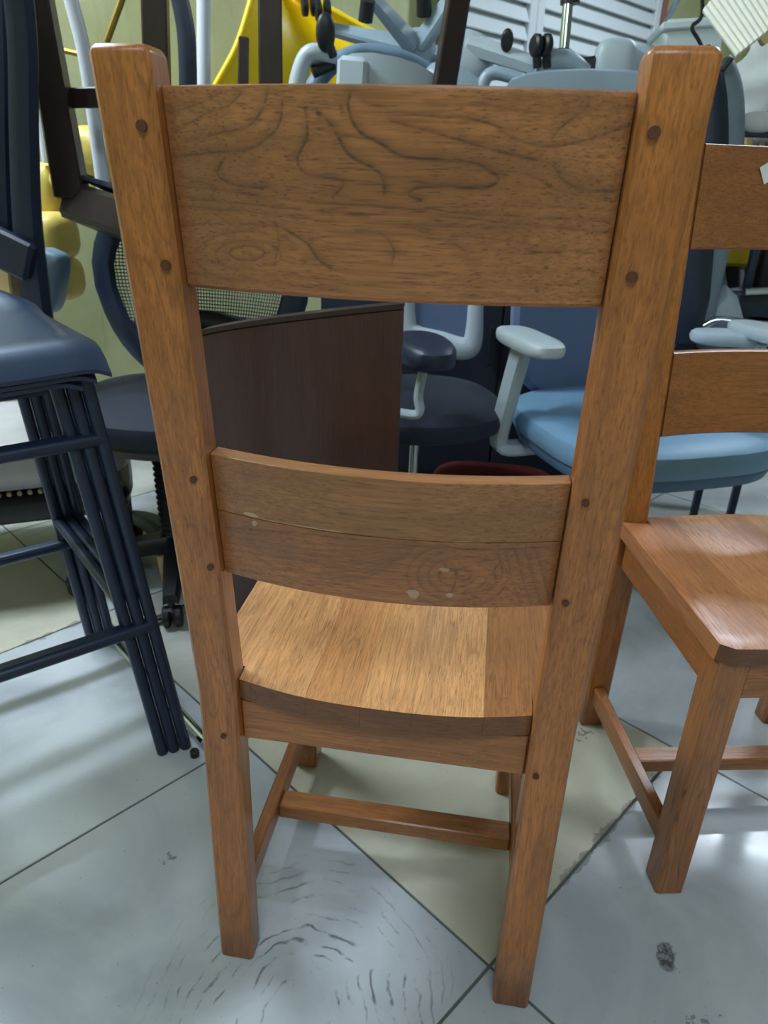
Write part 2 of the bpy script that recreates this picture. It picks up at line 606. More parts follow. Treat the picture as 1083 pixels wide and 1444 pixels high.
for i in range(-4, 9):
    for j in range(-4, 4):
        a, b = xa + (i + 0.5) * TS, xb + (j + 0.5) * TS
        if a - 0.3 < A0 or a + 0.3 > A1 or b - 0.3 < B0 or b - 0.3 > B1:
            continue
        key = 'tile'
        if (i, j) in ((0, 0), (-1, 2)):
            key = 'tile_cream'
        elif j >= 1 or i < -3:
            key = 'tile_dull' if (i + j) % 2 else 'tile'
        p = ab(a, b)
        # keep tiles near and in view only
        me = tile_mesh(TS, TS, key)
        o = bpy.data.objects.new('floor_tile', me)
        COL.objects.link(o)
        o.parent = floor
        o.location = (p.x, p.y, 0.0)
        o.rotation_euler = (0, 0, ANG + (0 if (i * 3 + j) % 2 else PI))

# ------------------------------------------------------------------ oak ladder-back chair
T, YT, Y0, ZS = 1.0734, 0.06196, -0.01864, 0.4705
PW, PDP = 0.0463, 0.034
HW = 0.215
REC = 0.013
ZT1, ZB1, ZT2, ZB2, ST, AB = 1.049, 0.9055, 0.752, 0.616, 0.4402, 0.3766


def RY(z):
    if z < 0.45:
        return Y0 * (1 - z / 0.45)
    t = (z - 0.45) / (T - 0.45)
    return -YT * t + 0.00137 * 4 * t * (1 - t)


def HX(z):
    return HW * (1 - 0.0138 * (1 - z / T))


def rect_ring(x0, x1, y0, y1, b, z):
    return [Vector(p) for p in ((x0 + b, y0, z), (x1 - b, y0, z), (x1, y0 + b, z), (x1, y1 - b, z), (x1 - b, y1, z), (x0 + b, y1, z), (x0, y1 - b, z), (x0, y0 + b, z))]


def curved_rail(z0, z1, th, bulge, nseg=28, rec=REC, bev=0.003, nz=1):
    """slat between the posts, its middle bowed backwards"""
    g = G()
    rings = []
    for k in range(nseg + 1):
        u = -1 + 2 * k / nseg
        ring = []
        b = bev
        prof = [(0, z0 + b + (z1 - z0 - 2 * b) * q / nz) for q in range(nz + 1)]
        prof += [(b * 0.3, z1 - b * 0.3), (b, z1), (th - b, z1), (th - b * 0.3, z1 - b * 0.3), (th, z1 - b), (th, z0 + b), (th - b, z0), (b, z0)]
        for dy, z in prof:
            hx = HX(z) - PW - 0.0010
            ring.append(Vector((u * hx, RY(z) + rec - bulge * (1 - u * u) + dy, z)))
        rings.append(ring)
    g.loft(rings)
    for sg in (-1, 1):
        zc = (z0 + z1) / 2
        hx = HX(zc) - PW
        g.box((sg * hx, RY(zc) + rec + 0.012, zc), (0.006, 0.008, (z1 - z0) * 0.86), 0.001, RX0(math.atan2(RY(z0) - RY(z1), z1 - z0)))
    return g


def RX0(a):
    return Matrix.Rotation(a, 3, 'X')


def rail_xz(px, py):
    """where a point of the grain figure sits on the rear face of the rails"""
    y = -0.03
    for _ in range(12):
        p = A(px, py, y)
        u = max(-1, min(1, p.x / (HX(p.z) - PW)))
        y = RY(p.z) + REC - 0.0265 * (1 - u * u)
    return p.x, p.z


def paint_figure(o, lines, seed=1):
    """grain lines of the board as a per-vertex attribute: lines = (strength, half width mm, [points])"""
    import numpy as np
    me = o.data
    n = len(me.vertices)
    co = np.empty(n * 3)
    me.vertices.foreach_get('co', co)
    co = co.reshape(-1, 3)
    X, Zv = co[:, 0], co[:, 2]
    val = np.zeros(n)
    rs = np.random.RandomState(seed)
    for (st, hw, pts) in lines:
        P = [Vector((*rail_xz(*p), 0)) for p in pts]
        P, _r = crom(P, [1] * len(P), 6)
        d = np.full(n, 1.0)
        side = np.full(n, 0.0)
        for a_, b_ in zip(P[:-1], P[1:]):
            dx, dz = b_.x - a_.x, b_.y - a_.y
            L2 = dx * dx + dz * dz + 1e-12
            t = np.clip(((X - a_.x) * dx + (Zv - a_.y) * dz) / L2, 0, 1)
            ex, ez = X - (a_.x + t * dx), Zv - (a_.y + t * dz)
            dd = np.sqrt(ex * ex + ez * ez)
            up = ez > 0
            m = dd < d
            d = np.where(m, dd, d)
            side = np.where(m, up, side)
        h = hw * 0.0014
        st = min(1.0, st * 1.2)
        core = np.clip(1 - (d / h) ** 2, 0, 1)
        halo = np.clip(1 - d / (h * 6), 0, 1) ** 1.3 * np.where(side > 0.5, 0.6, 0.25)
        val = np.maximum(val, st * np.maximum(core, halo))
    at = me.attributes.new('figure', 'FLOAT', 'POINT')
    at.data.foreach_set('value', val.astype(np.float32))


def arc(cx, cy, rx, ry, a0, a1, n=9):
    return [(cx + rx * math.cos(math.radians(a0 + (a1 - a0) * k / (n - 1))), cy + ry * math.sin(math.radians(a0 + (a1 - a0) * k / (n - 1)))) for k in range(n)]


TOP_LINES = [
    (0.75, 0.9, [(430, 153), (433, 192), (419, 225), (433, 245), (483, 256), (469, 278)]),
    (0.9, 1.1, [(452, 159), (472, 184), (491, 217), (524, 236), (539, 250), (542, 272)]),
    (0.85, 1.0, [(494, 131), (491, 153), (505, 184), (538, 203), (566, 220), (610, 225), (660, 228), (688, 239), (703, 253), (682, 265), (632, 263), (588, 265), (577, 275), (594, 282)]),
    (0.7, 0.9, [(552, 170), (610, 186), (677, 206), (732, 221), (776, 231), (796, 256), (826, 268), (865, 270)]),
    (0.6, 0.9, [(510, 142), (566, 159), (632, 164), (688, 173), (721, 192), (765, 206), (815, 200), (893, 175)]),
    (0.6, 0.9, [(829, 137), (826, 153), (793, 178), (779, 195)]),
    (0.75, 0.9, [(318, 222), (307, 240), (311, 251), (339, 263), (377, 265), (391, 273)]),
    (0.75, 0.9, [(398, 142), (395, 170), (381, 191), (346, 212), (297, 215), (247, 221)]),
    (0.65, 0.8, [(377, 131), (367, 159), (346, 180), (311, 187), (262, 200)]),
    (0.55, 0.8, [(340, 131), (320, 150), (290, 160), (248, 185)]),
    (0.5, 0.8, [(311, 131), (282, 145), (240, 160)]),
    (0.6, 0.7, [(249, 262), (330, 270), (430, 285), (520, 290), (640, 300), (860, 312)]),
    (0.55, 0.7, [(249, 278), (350, 288), (480, 300), (620, 305), (870, 330)]),
    (0.5, 0.7, [(252, 290), (360, 300), (470, 312), (600, 318), (760, 322)]),
    (0.45, 0.7, [(252, 248), (300, 262), (360, 278), (430, 296), (520, 306)]),
    (0.4, 0.7, [(400, 270), (500, 280), (560, 296), (700, 290), (868, 296)]),
    (0.45, 0.7, [(258, 318), (330, 315), (420, 322), (520, 330), (640, 332), (740, 342)]),
    (0.6, 0.8, arc(348, 357, 24, 10, 0, 360, 16)), (0.45, 0.8, arc(350, 360, 46, 21, 120, 400, 14)),
    (0.4, 0.8, arc(350, 362, 74, 36, 100, 330, 12)), (0.35, 0.8, arc(352, 366, 98, 50, 110, 200, 10)),
    (0.6, 0.9, [(390, 326), (393, 345), (388, 366)]), (0.7, 1.0, [(400, 322), (433, 344), (447, 364), (466, 379)]),
    (0.55, 0.9, [(500, 325), (538, 330), (555, 353), (552, 372)]), (0.5, 0.9, [(590, 325), (627, 336), (660, 358)]),
    (1.0, 0.7, [(746, 357), (768, 356), (790, 357)]), (0.6, 0.5, [(812, 355), (840, 358), (862, 358)]),
    (0.35, 0.7, [(262, 385), (400, 400), (560, 416), (720, 420), (850, 418)]),
    (0.3, 0.7, [(300, 372), (440, 392), (600, 402), (850, 400)]), (0.3, 0.7, [(470, 380), (620, 388), (860, 380)]),
    (0.4, 0.7, [(600, 145), (700, 150), (780, 160), (890, 150)]), (0.35, 0.7, [(640, 240), (740, 245), (790, 270), (870, 284)]),
    (0.9, 1.8, [(448, 158), (451, 165)]), (0.6, 1.4, [(480, 150), (482, 158)]),
]
LOWL = [(0.42, 0.7, [(318, 747 + 9 * k), (390, 758 + 9 * k), (450, 768 + 8 * k), (510, 770 + 6.5 * k), (560, 764 + 4 * k), (592, 752 + 2 * k)]) for k in range(8)]
LOWL += [(0.5, 0.8, arc(645, 812, 26 + 15 * k, 15 + 10 * k, 20 - 10 * k, 250, 14)) for k in range(4)]
LOWL += [(0.5, 0.8, [(712 + 14 * k, 776), (718 + 15 * k, 800), (724 + 15 * k, 825), (734 + 14 * k, 850)]) for k in range(4)]
LOWL += [(0.85, 0.6, [(628, 798), (640, 804), (655, 801)]), (0.85, 0.7, [(643, 803), (642, 822), (636, 838)]), (0.8, 0.6, [(655, 801), (664, 812), (655, 818), (644, 815)]),
         (0.8, 0.6, [(700, 776), (706, 795), (708, 812), (700, 818), (697, 806), (703, 796)]), (0.6, 0.6, [(640, 838), (665, 836), (690, 830), (700, 818)]), (0.5, 1.4, [(680, 790), (690, 789)]),
         (0.8, 0.45, [(318, 744), (420, 752), (520, 763), (620, 772), (700, 775), (792, 770)])]
UPL = [(0.3, 0.6, arc(640 + 34 * (k % 7), 742 + 13 * (k // 7), 12, 9, 20, 110, 5)) for k in range(14)]
UPL += [(0.22, 0.6, [(305, 660 + 11 * k), (420, 678 + 11 * k), (560, 692 + 10 * k), (690, 697 + 9 * k), (800, 696 + 9 * k)]) for k in range(7)]


def make_oak_chair(name, label, root_loc=(0, 0, 0), rz=0.0, V=''):
    r = thing(name, label, 'chair', root_loc, (0, 0, rz))
    for s in (-1, 1):
        g = G()
        rings = []
        zs = [0.0, 0.003] + [0.45 * k / 4 for k in range(1, 5)] + [0.45 + (T - 0.45 - 0.006) * k / 9 for k in range(1, 10)]
        for z in zs + [T - 0.003, T - 0.0008, T]:
            i = 0.0
            if z == 0.0:
                i = 0.002
            if z > T - 0.005:
                i = (0.0012 if z < T - 0.002 else (0.003 if z < T else 0.006))
            x1 = s * HX(z)
            x0 = x1 - s * PW
            lo, hi = min(x0, x1), max(x0, x1)
            y = RY(z)
            rings.append(rect_ring(lo + i, hi - i, y + i, y + PDP - i, 0.0035, z))
        g.loft(rings)
        p = g.build('post', M['post'], r)
        pegs = {-1: ((-.181, 1.022), (-.178, .924), (-.181, .729), (-.176, .629), (-.185, .391)), 1: ((.181, 1.024), (.184, .931), (.18, .74), (.178, .63), (.178, .394))}[s]
        for (px, pz) in pegs:
            gg = G()
            rad = 0.0042 if pz > 0.9 else 0.0034
            mt = Matrix.Translation((px, RY(pz) - 0.0006, pz)) @ Matrix.Rotation(-PI / 2, 4, 'X')
            gg.lathe([(rad * 0.3, 0.0008), (rad * 0.9, 0.0006), (rad, 0.0), (rad, -0.002)], 12, mt)
            gg.build('peg', M['peg'], p)
    o = curved_rail(ZB1, ZT1, 0.021, 0.026, 28 if V else 400, nz=1 if V else 130).build('top_rail', M['toprail' + V], r)
    if not V:
        paint_figure(o, TOP_LINES)
    zm = 0.6905
    if V:
        curved_rail(ZB2, ZT2, 0.021, 0.027, 28).build('lower_rail', M['lowrail_up' + V], r)
    o = None if V else curved_rail(zm, ZT2, 0.021, 0.027, 340, bev=0.0012, nz=50).build('rail_board', M['lowrail_up' + V], r)
    if not V:
        paint_figure(o, UPL)
    o = None if V else curved_rail(ZB2, zm, 0.021, 0.027, 340, bev=0.0006, nz=60).build('rail_board', M['lowrail_low' + V], r)
    if not V:
        paint_figure(o, LOWL)
    # seat planks
    SF = 0.398
    xs = [-0.213, -0.152, -0.085, -0.022, 0.036, 0.114, 0.213]
    notch = HX(ZS) - PW - 0.0008

    def top(x, y):
        u, v = x / 0.213, (y - 0.0) / SF
        z = ZS
        # shallow saddle
        dish = 0.010 * max(0, 1 - (abs(x) - 0.085) ** 2 / 0.0085) if False else 0
        q = math.exp(-((abs(x) - 0.09) / 0.075) ** 2) * math.exp(-((y - 0.17) / 0.13) ** 2)
        z -= 0.011 * q
        z -= 0.004 * (1 - u * u) * max(0, 1 - v * 2.2)
        return z

    def rear(x):
        if abs(x) > notch + 1e-6:
            return PDP + 0.0012 + RY(0.45)
        return RY(ZS) + REC - 0.019 * (1 - (x / notch) ** 2)
    for k in range(6):
        x0, x1 = xs[k] + 0.0001, xs[k + 1] - 0.0001
        cuts = [x0, x1]
        segs = [(x0, x1)]
        g = G()
        if k == 0:
            segs = [(x0, -notch, 1), (-notch, x1, 0)]
        elif k == 5:
            segs = [(x0, notch, 0), (notch, x1, 1)]
        else:
            segs = [(x0, x1, 0)]
        # grid strip columns
        cols = []
        for (a, b, sd) in segs:
            nn = max(2, int((b - a) / 0.012))
            for q in range(nn + 1):
                x = a + (b - a) * q / nn
                cols.append((x, PDP + 0.0012 if sd else rear(max(-notch, min(notch, x)))))
        ny = 22
        vs, fs = [], []
        NB = ny + 1
        for (x, yr) in cols:
            yf = SF
            ed = min(x + 0.213, 0.213 - x)
            if ed < 0.02:
                yf -= 0.012 * (1 - ed / 0.02) ** 2
            for q in range(NB):
                v = q / ny
                y = yr + (yf - yr) * v
                z = top(x, y)
                dd = min((y - yr), (yf - y), ed)
                if dd < 0.004:
                    z -= 0.002 * (1 - dd / 0.004) ** 2
                vs.append((x, y, z))
            for q in range(NB):
                v = q / ny
                y = yr + (yf - yr) * v
                ins = 0.0
                sag = 0.004 * (1 - (x / 0.213) ** 2) * max(0, 1 - v * 2.2)
                vs.append((x, min(y, yf - 0.004), ST - sag))
        nc = len(cols)
        S = 2 * NB
        for c in range(nc - 1):
            for q in range(NB - 1):
                fs.append((c * S + q, (c + 1) * S + q, (c + 1) * S + q + 1, c * S + q + 1))
                fs.append((c * S + NB + q, c * S + NB + q + 1, (c + 1) * S + NB + q + 1, (c + 1) * S + NB + q))
            fs.append((c * S, c * S + NB, (c + 1) * S + NB, (c + 1) * S))
            fs.append((c * S + NB - 1, (c + 1) * S + NB - 1, (c + 1) * S + 2 * NB - 1, c * S + 2 * NB - 1))
        for c in (0, nc - 1):
            for q in range(NB - 1):
                fs.append((c * S + q, c * S + q + 1, c * S + NB + q + 1, c * S + NB + q))
        g.add(vs, fs)
        o = g.build('seat_plank', M[('plank%d' % k) + V], r)
        o.data.materials.append(M['endgrain'])
        for p in o.data.polygons:
            if abs(p.normal.y) > 0.75:
                p.material_index = 1
        if k == 5 and not V:
            o['label'] = 'darker brown knotty plank'
    # aprons
    hx = HX(0.41) - PW - 0.0003
    G().box((0, RY(0.41) + REC + 0.011, (AB + ST - 0.005) / 2), (2 * hx, 0.02, ST - 0.005 - AB), 0.002).build('rear_apron', M['apron'], r)
    FX, FY0, FY1 = 0.207, 0.3445, 0.388
    for s in (-1, 1):
        G().bar((s * 0.190, PDP + 0.001 + RY(0.4), 0.408), (s * 0.190, FY0 + 0.001, 0.408), 0.02, 0.062, bev=0.002).build('side_apron', M['side'], r)
        g = G()
        rings = [rect_ring(min(s * FX, s * (FX - 0.043)) + i, max(s * FX, s * (FX - 0.043)) - i, FY0 + i, FY1 - i, 0.003, z) for z, i in ((0, .002), (.002, 0), (0.2, 0), (ST - 0.0005, 0))]
        g.loft(rings)
        g.build('front_leg', M['post' + V], r)
        G().bar((s * 0.191, PDP + RY(0.08) + 0.0005, 0.083), (s * 0.191, FY0 + 0.001, 0.083), 0.019, 0.038, bev=0.0025).build('side_stretcher', M['side'], r)
    G().box((0, FY1 - 0.015, 0.408), (2 * (FX - 0.043) - 0.0006, 0.02, 0.062), 0.002).build('front_apron', M['apron'], r)
    G().box((0, 0.187, 0.0785), (2 * 0.1812, 0.034, 0.027), 0.002).build('cross_stretcher', M['apron'], r)
    return r


chair1 = make_oak_chair('oak_dining_chair', 'large oak ladder back dining chair in front, seen from behind')
chair2 = make_oak_chair('oak_dining_chair', 'oak dining chair at right edge, facing the camera, with white paper tag', (0.5365, 0.6089, 0), 3.3453, '_b')


# paper tag stuck on the top rail of the second chair
g = G()
tagc = A(1086, 243, 0.60)
g.box((0, 0, 0), (0.035, 0.0008, 0.026), 0.0003, Matrix.Rotation(0.5, 3, 'Y'))
M['paper'] = plain('white_paper', (228, 232, 236), 0.7, bump=0)
tg = g.build('paper_tag', M['paper'], chair2)
TAG_PX = (1088, 240)

# ------------------------------------------------------------------ more materials
M['navy_metal'] = plain('black_powder_coated_steel', (34, 46, 70), 0.38, 0.35, scale=60, coat=0.2, bump=0.05)
M['stool_seat'] = plain('charcoal_pressed_steel', (48, 62, 90), 0.34, 0.45, scale=12, coat=0.15, bump=0.05)
M['dark_wood'] = oak('espresso_stained_wood', 'Z', (52, 34, 32), (22, 14, 14), fig=0.3, figscale=20, stretch=3, freq=4, flame=0.0, rough=0.4)
M['veneer'] = oak('dark_walnut_veneer', 'Z', (72, 42, 38), (40, 22, 22), fig=0.25, figscale=12, stretch=8, freq=5, flame=0.05, rough=0.42)
M['black_plastic'] = plain('black_plastic', (26, 28, 33), 0.42, scale=50, bump=0.05)
M['black_fabric'] = plain('black_woven_fabric', (22, 30, 50), 0.8, scale=300, var=0.2, bump=0.4, sheen=0.05)
M['navy_black'] = plain('blue_black_leatherette', (28, 38, 60), 0.45, scale=80, bump=0.3)
M['blue_fabric'] = plain('slate_blue_vinyl_seat', (118, 156, 190), 0.42, scale=60, var=0.03, bump=0.1)
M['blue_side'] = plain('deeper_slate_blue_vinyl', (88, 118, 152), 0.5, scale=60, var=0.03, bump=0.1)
M['back_navy'] = plain('dusky_blue_back_fabric', (88, 106, 142), 0.7, scale=90, var=0.04, bump=0.2, sheen=0.2)
M['grey_plastic'] = plain('light_blue_grey_plastic', (150, 168, 184), 0.38, scale=20, var=0.02, bump=0.02)
M['pale_plastic'] = plain('pale_grey_plastic', (176, 188, 198), 0.40, scale=20, var=0.02, bump=0.02)
M['mid_grey'] = plain('mid_blue_grey_plastic', (112, 138, 160), 0.4, scale=20, var=0.03, bump=0.02)
M['chrome'] = plain('polished_chrome', (200, 205, 212), 0.15, 1.0, bump=0, var=0.01)
M['white_metal'] = plain('white_painted_tube', (205, 208, 222), 0.35, scale=20, var=0.02, bump=0)
M['yellow_plastic'] = plain('bright_yellow_plastic', (244, 208, 20), 0.38, scale=14, var=0.03, bump=0.03)
M['yellow_vinyl'] = plain('mustard_yellow_vinyl', (206, 184, 96), 0.5, scale=18, var=0.08, bump=0.2)
M['beige_vinyl'] = plain('pewter_vinyl', (178, 176, 180), 0.38, scale=30, var=0.06, bump=0.15)
M['nail'] = plain('antique_brass_nailheads', (150, 136, 112), 0.35, 0.8, bump=0)
M['brass'] = plain('tarnished_brass_rod', (150, 124, 62), 0.4, 0.6, bump=0)
M['shutter'] = plain('white_painted_shutter', (222, 230, 236), 0.4, scale=8, var=0.02, bump=0.02)
M['brown_post'] = plain('red_brown_painted_post', (128, 66, 48), 0.5, scale=30)
M['white_box'] = plain('white_plastic_box', (214, 224, 230), 0.4, scale=8, var=0.02, bump=0)
M['cream_cloth'] = plain('cream_pleated_cloth', (250, 248, 238), 0.8, scale=30, var=0.05, bump=0.2)
M['white_cloth'] = plain('white_crumpled_cloth', (206, 210, 214), 0.8, scale=12, var=0.06, bump=0.3)
M['beige_wood'] = plain('pale_pine', (206, 180, 130), 0.6, scale=12)
M['felt'] = plain('grey_foam_sheet', (70, 78, 92), 0.9, scale=60, var=0.15, bump=0.5)
M['red_cloth'] = plain('dark_red_cloth', (104, 30, 28), 0.85, scale=40, var=0.15, bump=0.3)
M['yellow_box'] = plain('yellow_crate_plastic', (226, 196, 40), 0.5, scale=20)
M['silver_vinyl'] = plain('grey_silver_vinyl', (120, 134, 150), 0.4, scale=25, var=0.08, bump=0.25)
M['pillow'] = plain('pale_blue_grey_cloth', (168, 184, 200), 0.7, scale=14, var=0.05, bump=0.3)


def RX(a):
    return Matrix.Rotation(a, 3, 'X')


def RYm(a):
    return Matrix.Rotation(a, 3, 'Y')


def RZ(a):
    return Matrix.Rotation(a, 3, 'Z')


# ------------------------------------------------------------------ black bar stools, three nested
def make_stool(root):
    def leg_pt(sx, sy, z):
        k = min(z, 0.76) / 0.70
        return Vector((sx * (0.222 - 0.062 * k), sy * (0.218 - 0.060 * k), z))
    for sx in (-1, 1):
        for sy in (-1, 1):
            g = G().tube([leg_pt(sx, sy, 0.004), leg_pt(sx, sy, 0.35), leg_pt(sx, sy, 0.752)], 0.0105, 14)
            lg = g.build('leg', M['navy_metal'], root)
            G().tube([leg_pt(sx, sy, 0.0), leg_pt(sx, sy, 0.006)], 0.0098, 14).build('foot_cap', M['black_plastic'], lg)
    # seat: pressed sheet with a rolled front, raised rear lip and thick skirt
    n, m = 20, 22
    vs, fs = [], []
    prof = []
    for j in range(m + 1):
        t = j / m
        prof.append(t)
    hw = 0.185
    for lay in (0, 1):
        for j in range(m + 1):
            t = j / m
            y = -0.205 + 0.40 * t
            z = 0.772
            if t < 0.16:
                q = 1 - t / 0.16
                z -= 0.036 * q ** 2.2
            if t > 0.75:
                z += 0.03 * ((t - 0.75) / 0.25) ** 2
            for i in range(n + 1):
                u = -1 + 2 * i / n
                w = hw * (1 - 0.05 * t)
                cr = 0.0
                if t > 0.88:
                    cr = 0.04 * ((t - 0.88) / 0.12) ** 2
                x = u * (w - cr)
                zz = z - 0.006 * (1 - u * u) - 0.012 * max(0, (abs(u) - 0.8) / 0.2) ** 2
                vs.append((x, y, zz - lay * 0.006))
    N = (n + 1) * (m + 1)
    for j in range(m):
        for i in range(n):
            a = j * (n + 1) + i
            fs.append((a, a + 1, a + n + 2, a + n + 1))
            fs.append((N + a, N + a + n + 1, N + a + n + 2, N + a + 1))
    for j in range(m):
        for i in (0, n):
            a = j * (n + 1) + i
            fs.append((a, a + n + 1, N + a + n + 1, N + a))
    for i in range(n):
        for j in (0, m):
            a = j * (n + 1) + i
            fs.append((a, a + 1, N + a + 1, N + a))
    G().add(vs, fs).build('seat', M['stool_seat'], root)
    g = G()
    for s in (-1, 1):
        g.box((0, s * 0.150, 0.744), (0.32, 0.018, 0.026), 0.004)
        g.box((s * 0.154, 0, 0.744), (0.018, 0.32, 0.026), 0.004)
    g.build('seat_frame', M['navy_metal'], root)
    for z, r in ((0.275, 0.0115), (0.615, 0.0115)):
        for s in (-1, 1):
            G().tube([leg_pt(-1, s, z), leg_pt(1, s, z)], r, 12).build('footrest', M['navy_metal'], root)
    for z in (0.33,):
        for s in (-1, 1):
            G().tube([leg_pt(s, -1, z), leg_pt(s, 1, z)], 0.010, 12).build('side_rung', M['navy_metal'], root)


def copy_thing(root, loc, rot, label):
    r = root.copy()
    COL.objects.link(r)
    r.location = loc
    r.rotation_euler = rot
    r['label'] = label
    for ch in list(root.children):
        c = ch.copy()
        COL.objects.link(c)
        c.parent = r
        for gch in list(ch.children):
            d = gch.copy()
            COL.objects.link(d)
            d.parent = c
    return r


# local -y of the stool looks along the near-left direction
SLOC = Vector((-0.733, 0.345, 0))
STOOL_ROT = (0, 0, math.radians(46))
st1 = thing('bar_stool', 'black metal bar stool at left, frontmost of three nested, its seat on top', 'stool', SLOC, STOOL_ROT, 'nested black bar stools')
make_stool(st1)
st2 = copy_thing(st1, SLOC + Vector((-0.018, -0.011, 0)), STOOL_ROT, 'black metal bar stool at left, middle one of the nested stools')
st3 = copy_thing(st1, SLOC + Vector((-0.036, -0.022, 0)), STOOL_ROT, 'black metal bar stool at left, rearmost of the nested stools')
for s, dz in ((st2, 0.0075), (st3, 0.015)):
    for c in s.children:
        if c.name.startswith('seat'):
            c.location.z -= dz * 1.2


# ------------------------------------------------------------------ office chair kit (local: floor centre, +y faces front)
def star_base(root, mat, rad=0.31, n=5, casters=True, rot=0.3, h=0.085):
    g = G()
    g.lathe([(0.02, 0.055), (0.045, 0.06), (0.05, 0.10), (0.036, 0.13), (0.02, 0.13)], 20)
    g.build('hub', mat, root)
    for k in range(n):
        a = rot + 2 * PI * k / n
        d = Vector((math.cos(a), math.sin(a), 0))
        p0 = d * 0.035 + Vector((0, 0, 0.10))
        p1 = d * rad + Vector((0, 0, 0.075))
        g = G()
        rings = []
        side = Vector((-d.y, d.x, 0))
        for i in range(7):
            t = i / 6
            c = p0.lerp(p1, t) + Vector((0, 0, 0.012 * math.sin(t * PI)))
            w = 0.034 * (1 - t) + 0.019 * t
            hh = 0.022 * (1 - t) + 0.013 * t
            rings.append([c + side * w * cx + Vector((0, 0, hh * cz)) for cx, cz in ((-1, -1), (-.92, .4), (-.6, 1), (.6, 1), (.92, .4), (1, -1), (.5, -.8), (-.5, -.8))])
        g.loft(rings)
        sp = g.build('spoke', mat, root)
        if casters:
            g = G()
            c = d * (rad - 0.005)
            for s in (-1, 1):
                mt = Matrix.Translation(c + Vector((0, 0, 0.027)) + side * (s * 0.014)) @ side.to_track_quat('Z', 'X').to_matrix().to_4x4()
                g.lathe([(0.004, -0.009), (0.022, -0.009), (0.026, -0.006), (0.026, 0.006), (0.022, 0.009), (0.004, 0.009)], 18, mt)
            g.tube([c + Vector((0, 0, 0.03)), c + Vector((0, 0, 0.072))], 0.008, 8)
            g.box(c + Vector((0, 0, 0.042)), (0.03, 0.03, 0.024), 0.006)
            g.build('caster', M['black_plastic'], sp)


def column(root, z0=0.11, z1=0.40, boot=True, mat='chrome', bellows=False):
    G().lathe([(0.026, z0), (0.026, z0 + 0.12), (0.024, z0 + 0.122)], 18).build('gas_lift_sleeve', M['black_plastic'] if not bellows else M['black_plastic'], root)
    G().lathe([(0.014, z0 + 0.1), (0.014, z1)], 16).build('gas_lift_piston', M[mat], root)
    if bellows:
        pr = []
        for k in range(15):
            z = z0 + 0.03 + k * 0.016
            pr += [(0.045, z), (0.037, z + 0.008)]
        G().lathe(pr, 20).build('bellows', M['black_plastic'], root)
    g = G()
    g.box((0, 0.0, z1 + 0.015), (0.14, 0.20, 0.03), 0.008)
    g.tube([(0.05, 0.03, z1 + 0.01), (0.20, 0.05, z1 + 0.005), (0.25, 0.05, z1)], [0.006, 0.006, 0.011], 8)
    g.build('tilt_mechanism', M['black_plastic'], root)


def seat_cushion(root, mat, z, w=0.50, d=0.48, h=0.075, y=0.0, e=3.4, shell=None, yaw=0):
    c = G().pad((0, y, z - h / 2), w, d, h, e, bulge=0.12, n=44)
    o = c.build('seat', mat, root)
    if shell:
        G().pad((0, y, z - h - 0.006), w * 0.94, d * 0.94, 0.03, e, n=40).build('seat_pan', shell, root)
    return o


def arm(root, s, x, y, z0, z1, mat, padmat, lean=0.05, w=0.055, t=0.03, padl=0.25, padw=0.085, padyaw=0.0, foot=0.09):
    """L shaped arm: foot under the seat, flat upright, pad"""
    g = G()
    pts = [(s * (x - foot), y, z0), (s * (x - 0.02), y, z0), (s * x, y - 0.003, z0 + 0.028), (s * (x + 0.01), y - lean * 0.5, (z0 + z1) / 2), (s * (x + 0.012), y - lean, z1 - 0.02)]
    ps, rs = crom([Vector(p) for p in pts], [1] * 5, 5)
    rings = []
    for i, p in enumerate(ps):
        d = (ps[min(i + 1, len(ps) - 1)] - ps[max(i - 1, 0)]).normalized()
        u = Vector((0, 1, 0))
        u = (u - d * u.dot(d)).normalized()
        sd = d.cross(u)
        rings.append([p + u * (w / 2 * cx) + sd * (t / 2 * cz) for cx, cz in ((-1, -.5), (-.8, -1), (.8, -1), (1, -.5), (1, .5), (.8, 1), (-.8, 1), (-1, .5))])
    g.loft(rings)
    a = g.build('armrest', mat, root)
    G().pad((s * (x + 0.012), y - lean + 0.03, z1), padw, padl, 0.034, 3.5, rot=RZ(padyaw), n=32).build('arm_pad', padmat, a)


def chair_back(root, mat, y, z0, z1, w0, w1, th=0.06, lean=0.12, curve=0.05, name='backrest', n=16, m=16, e=3.0):
    """upholstered or plastic back shell bowed around the sitter"""
    vs_front, rings = [], []
    zc, hh = (z0 + z1) / 2, (z1 - z0) / 2
    prof = []
    g = G()
    K = 40
    for lay, (s, dy) in enumerate(((0.02, 0.5), (0.6, 0.5), (0.9, 0.42), (1.0, 0.15), (1.0, -0.15), (0.9, -0.42), (0.6, -0.5), (0.02, -0.5))):
        r = []
        for k in range(K):
            a = 2 * PI * k / K
            ca, sa = math.cos(a), math.sin(a)
            ux = math.copysign(abs(ca) ** (2 / e), ca) * s
            uz = math.copysign(abs(sa) ** (2 / e), sa) * s
            if 0.85 < s < 1:
                ux, uz = ux * 1.06, uz * 1.06
            t = (uz + 1) / 2
            hw = (w0 + (w1 - w0) * t) / 2
            r.append(Vector((ux * hw, y + dy * th + curve * ux * ux - lean * t + 0.02 * math.sin(t * PI), zc + uz * hh)))
        rings.append(r)
    g.loft(rings)
    return g.build(name, mat, root)


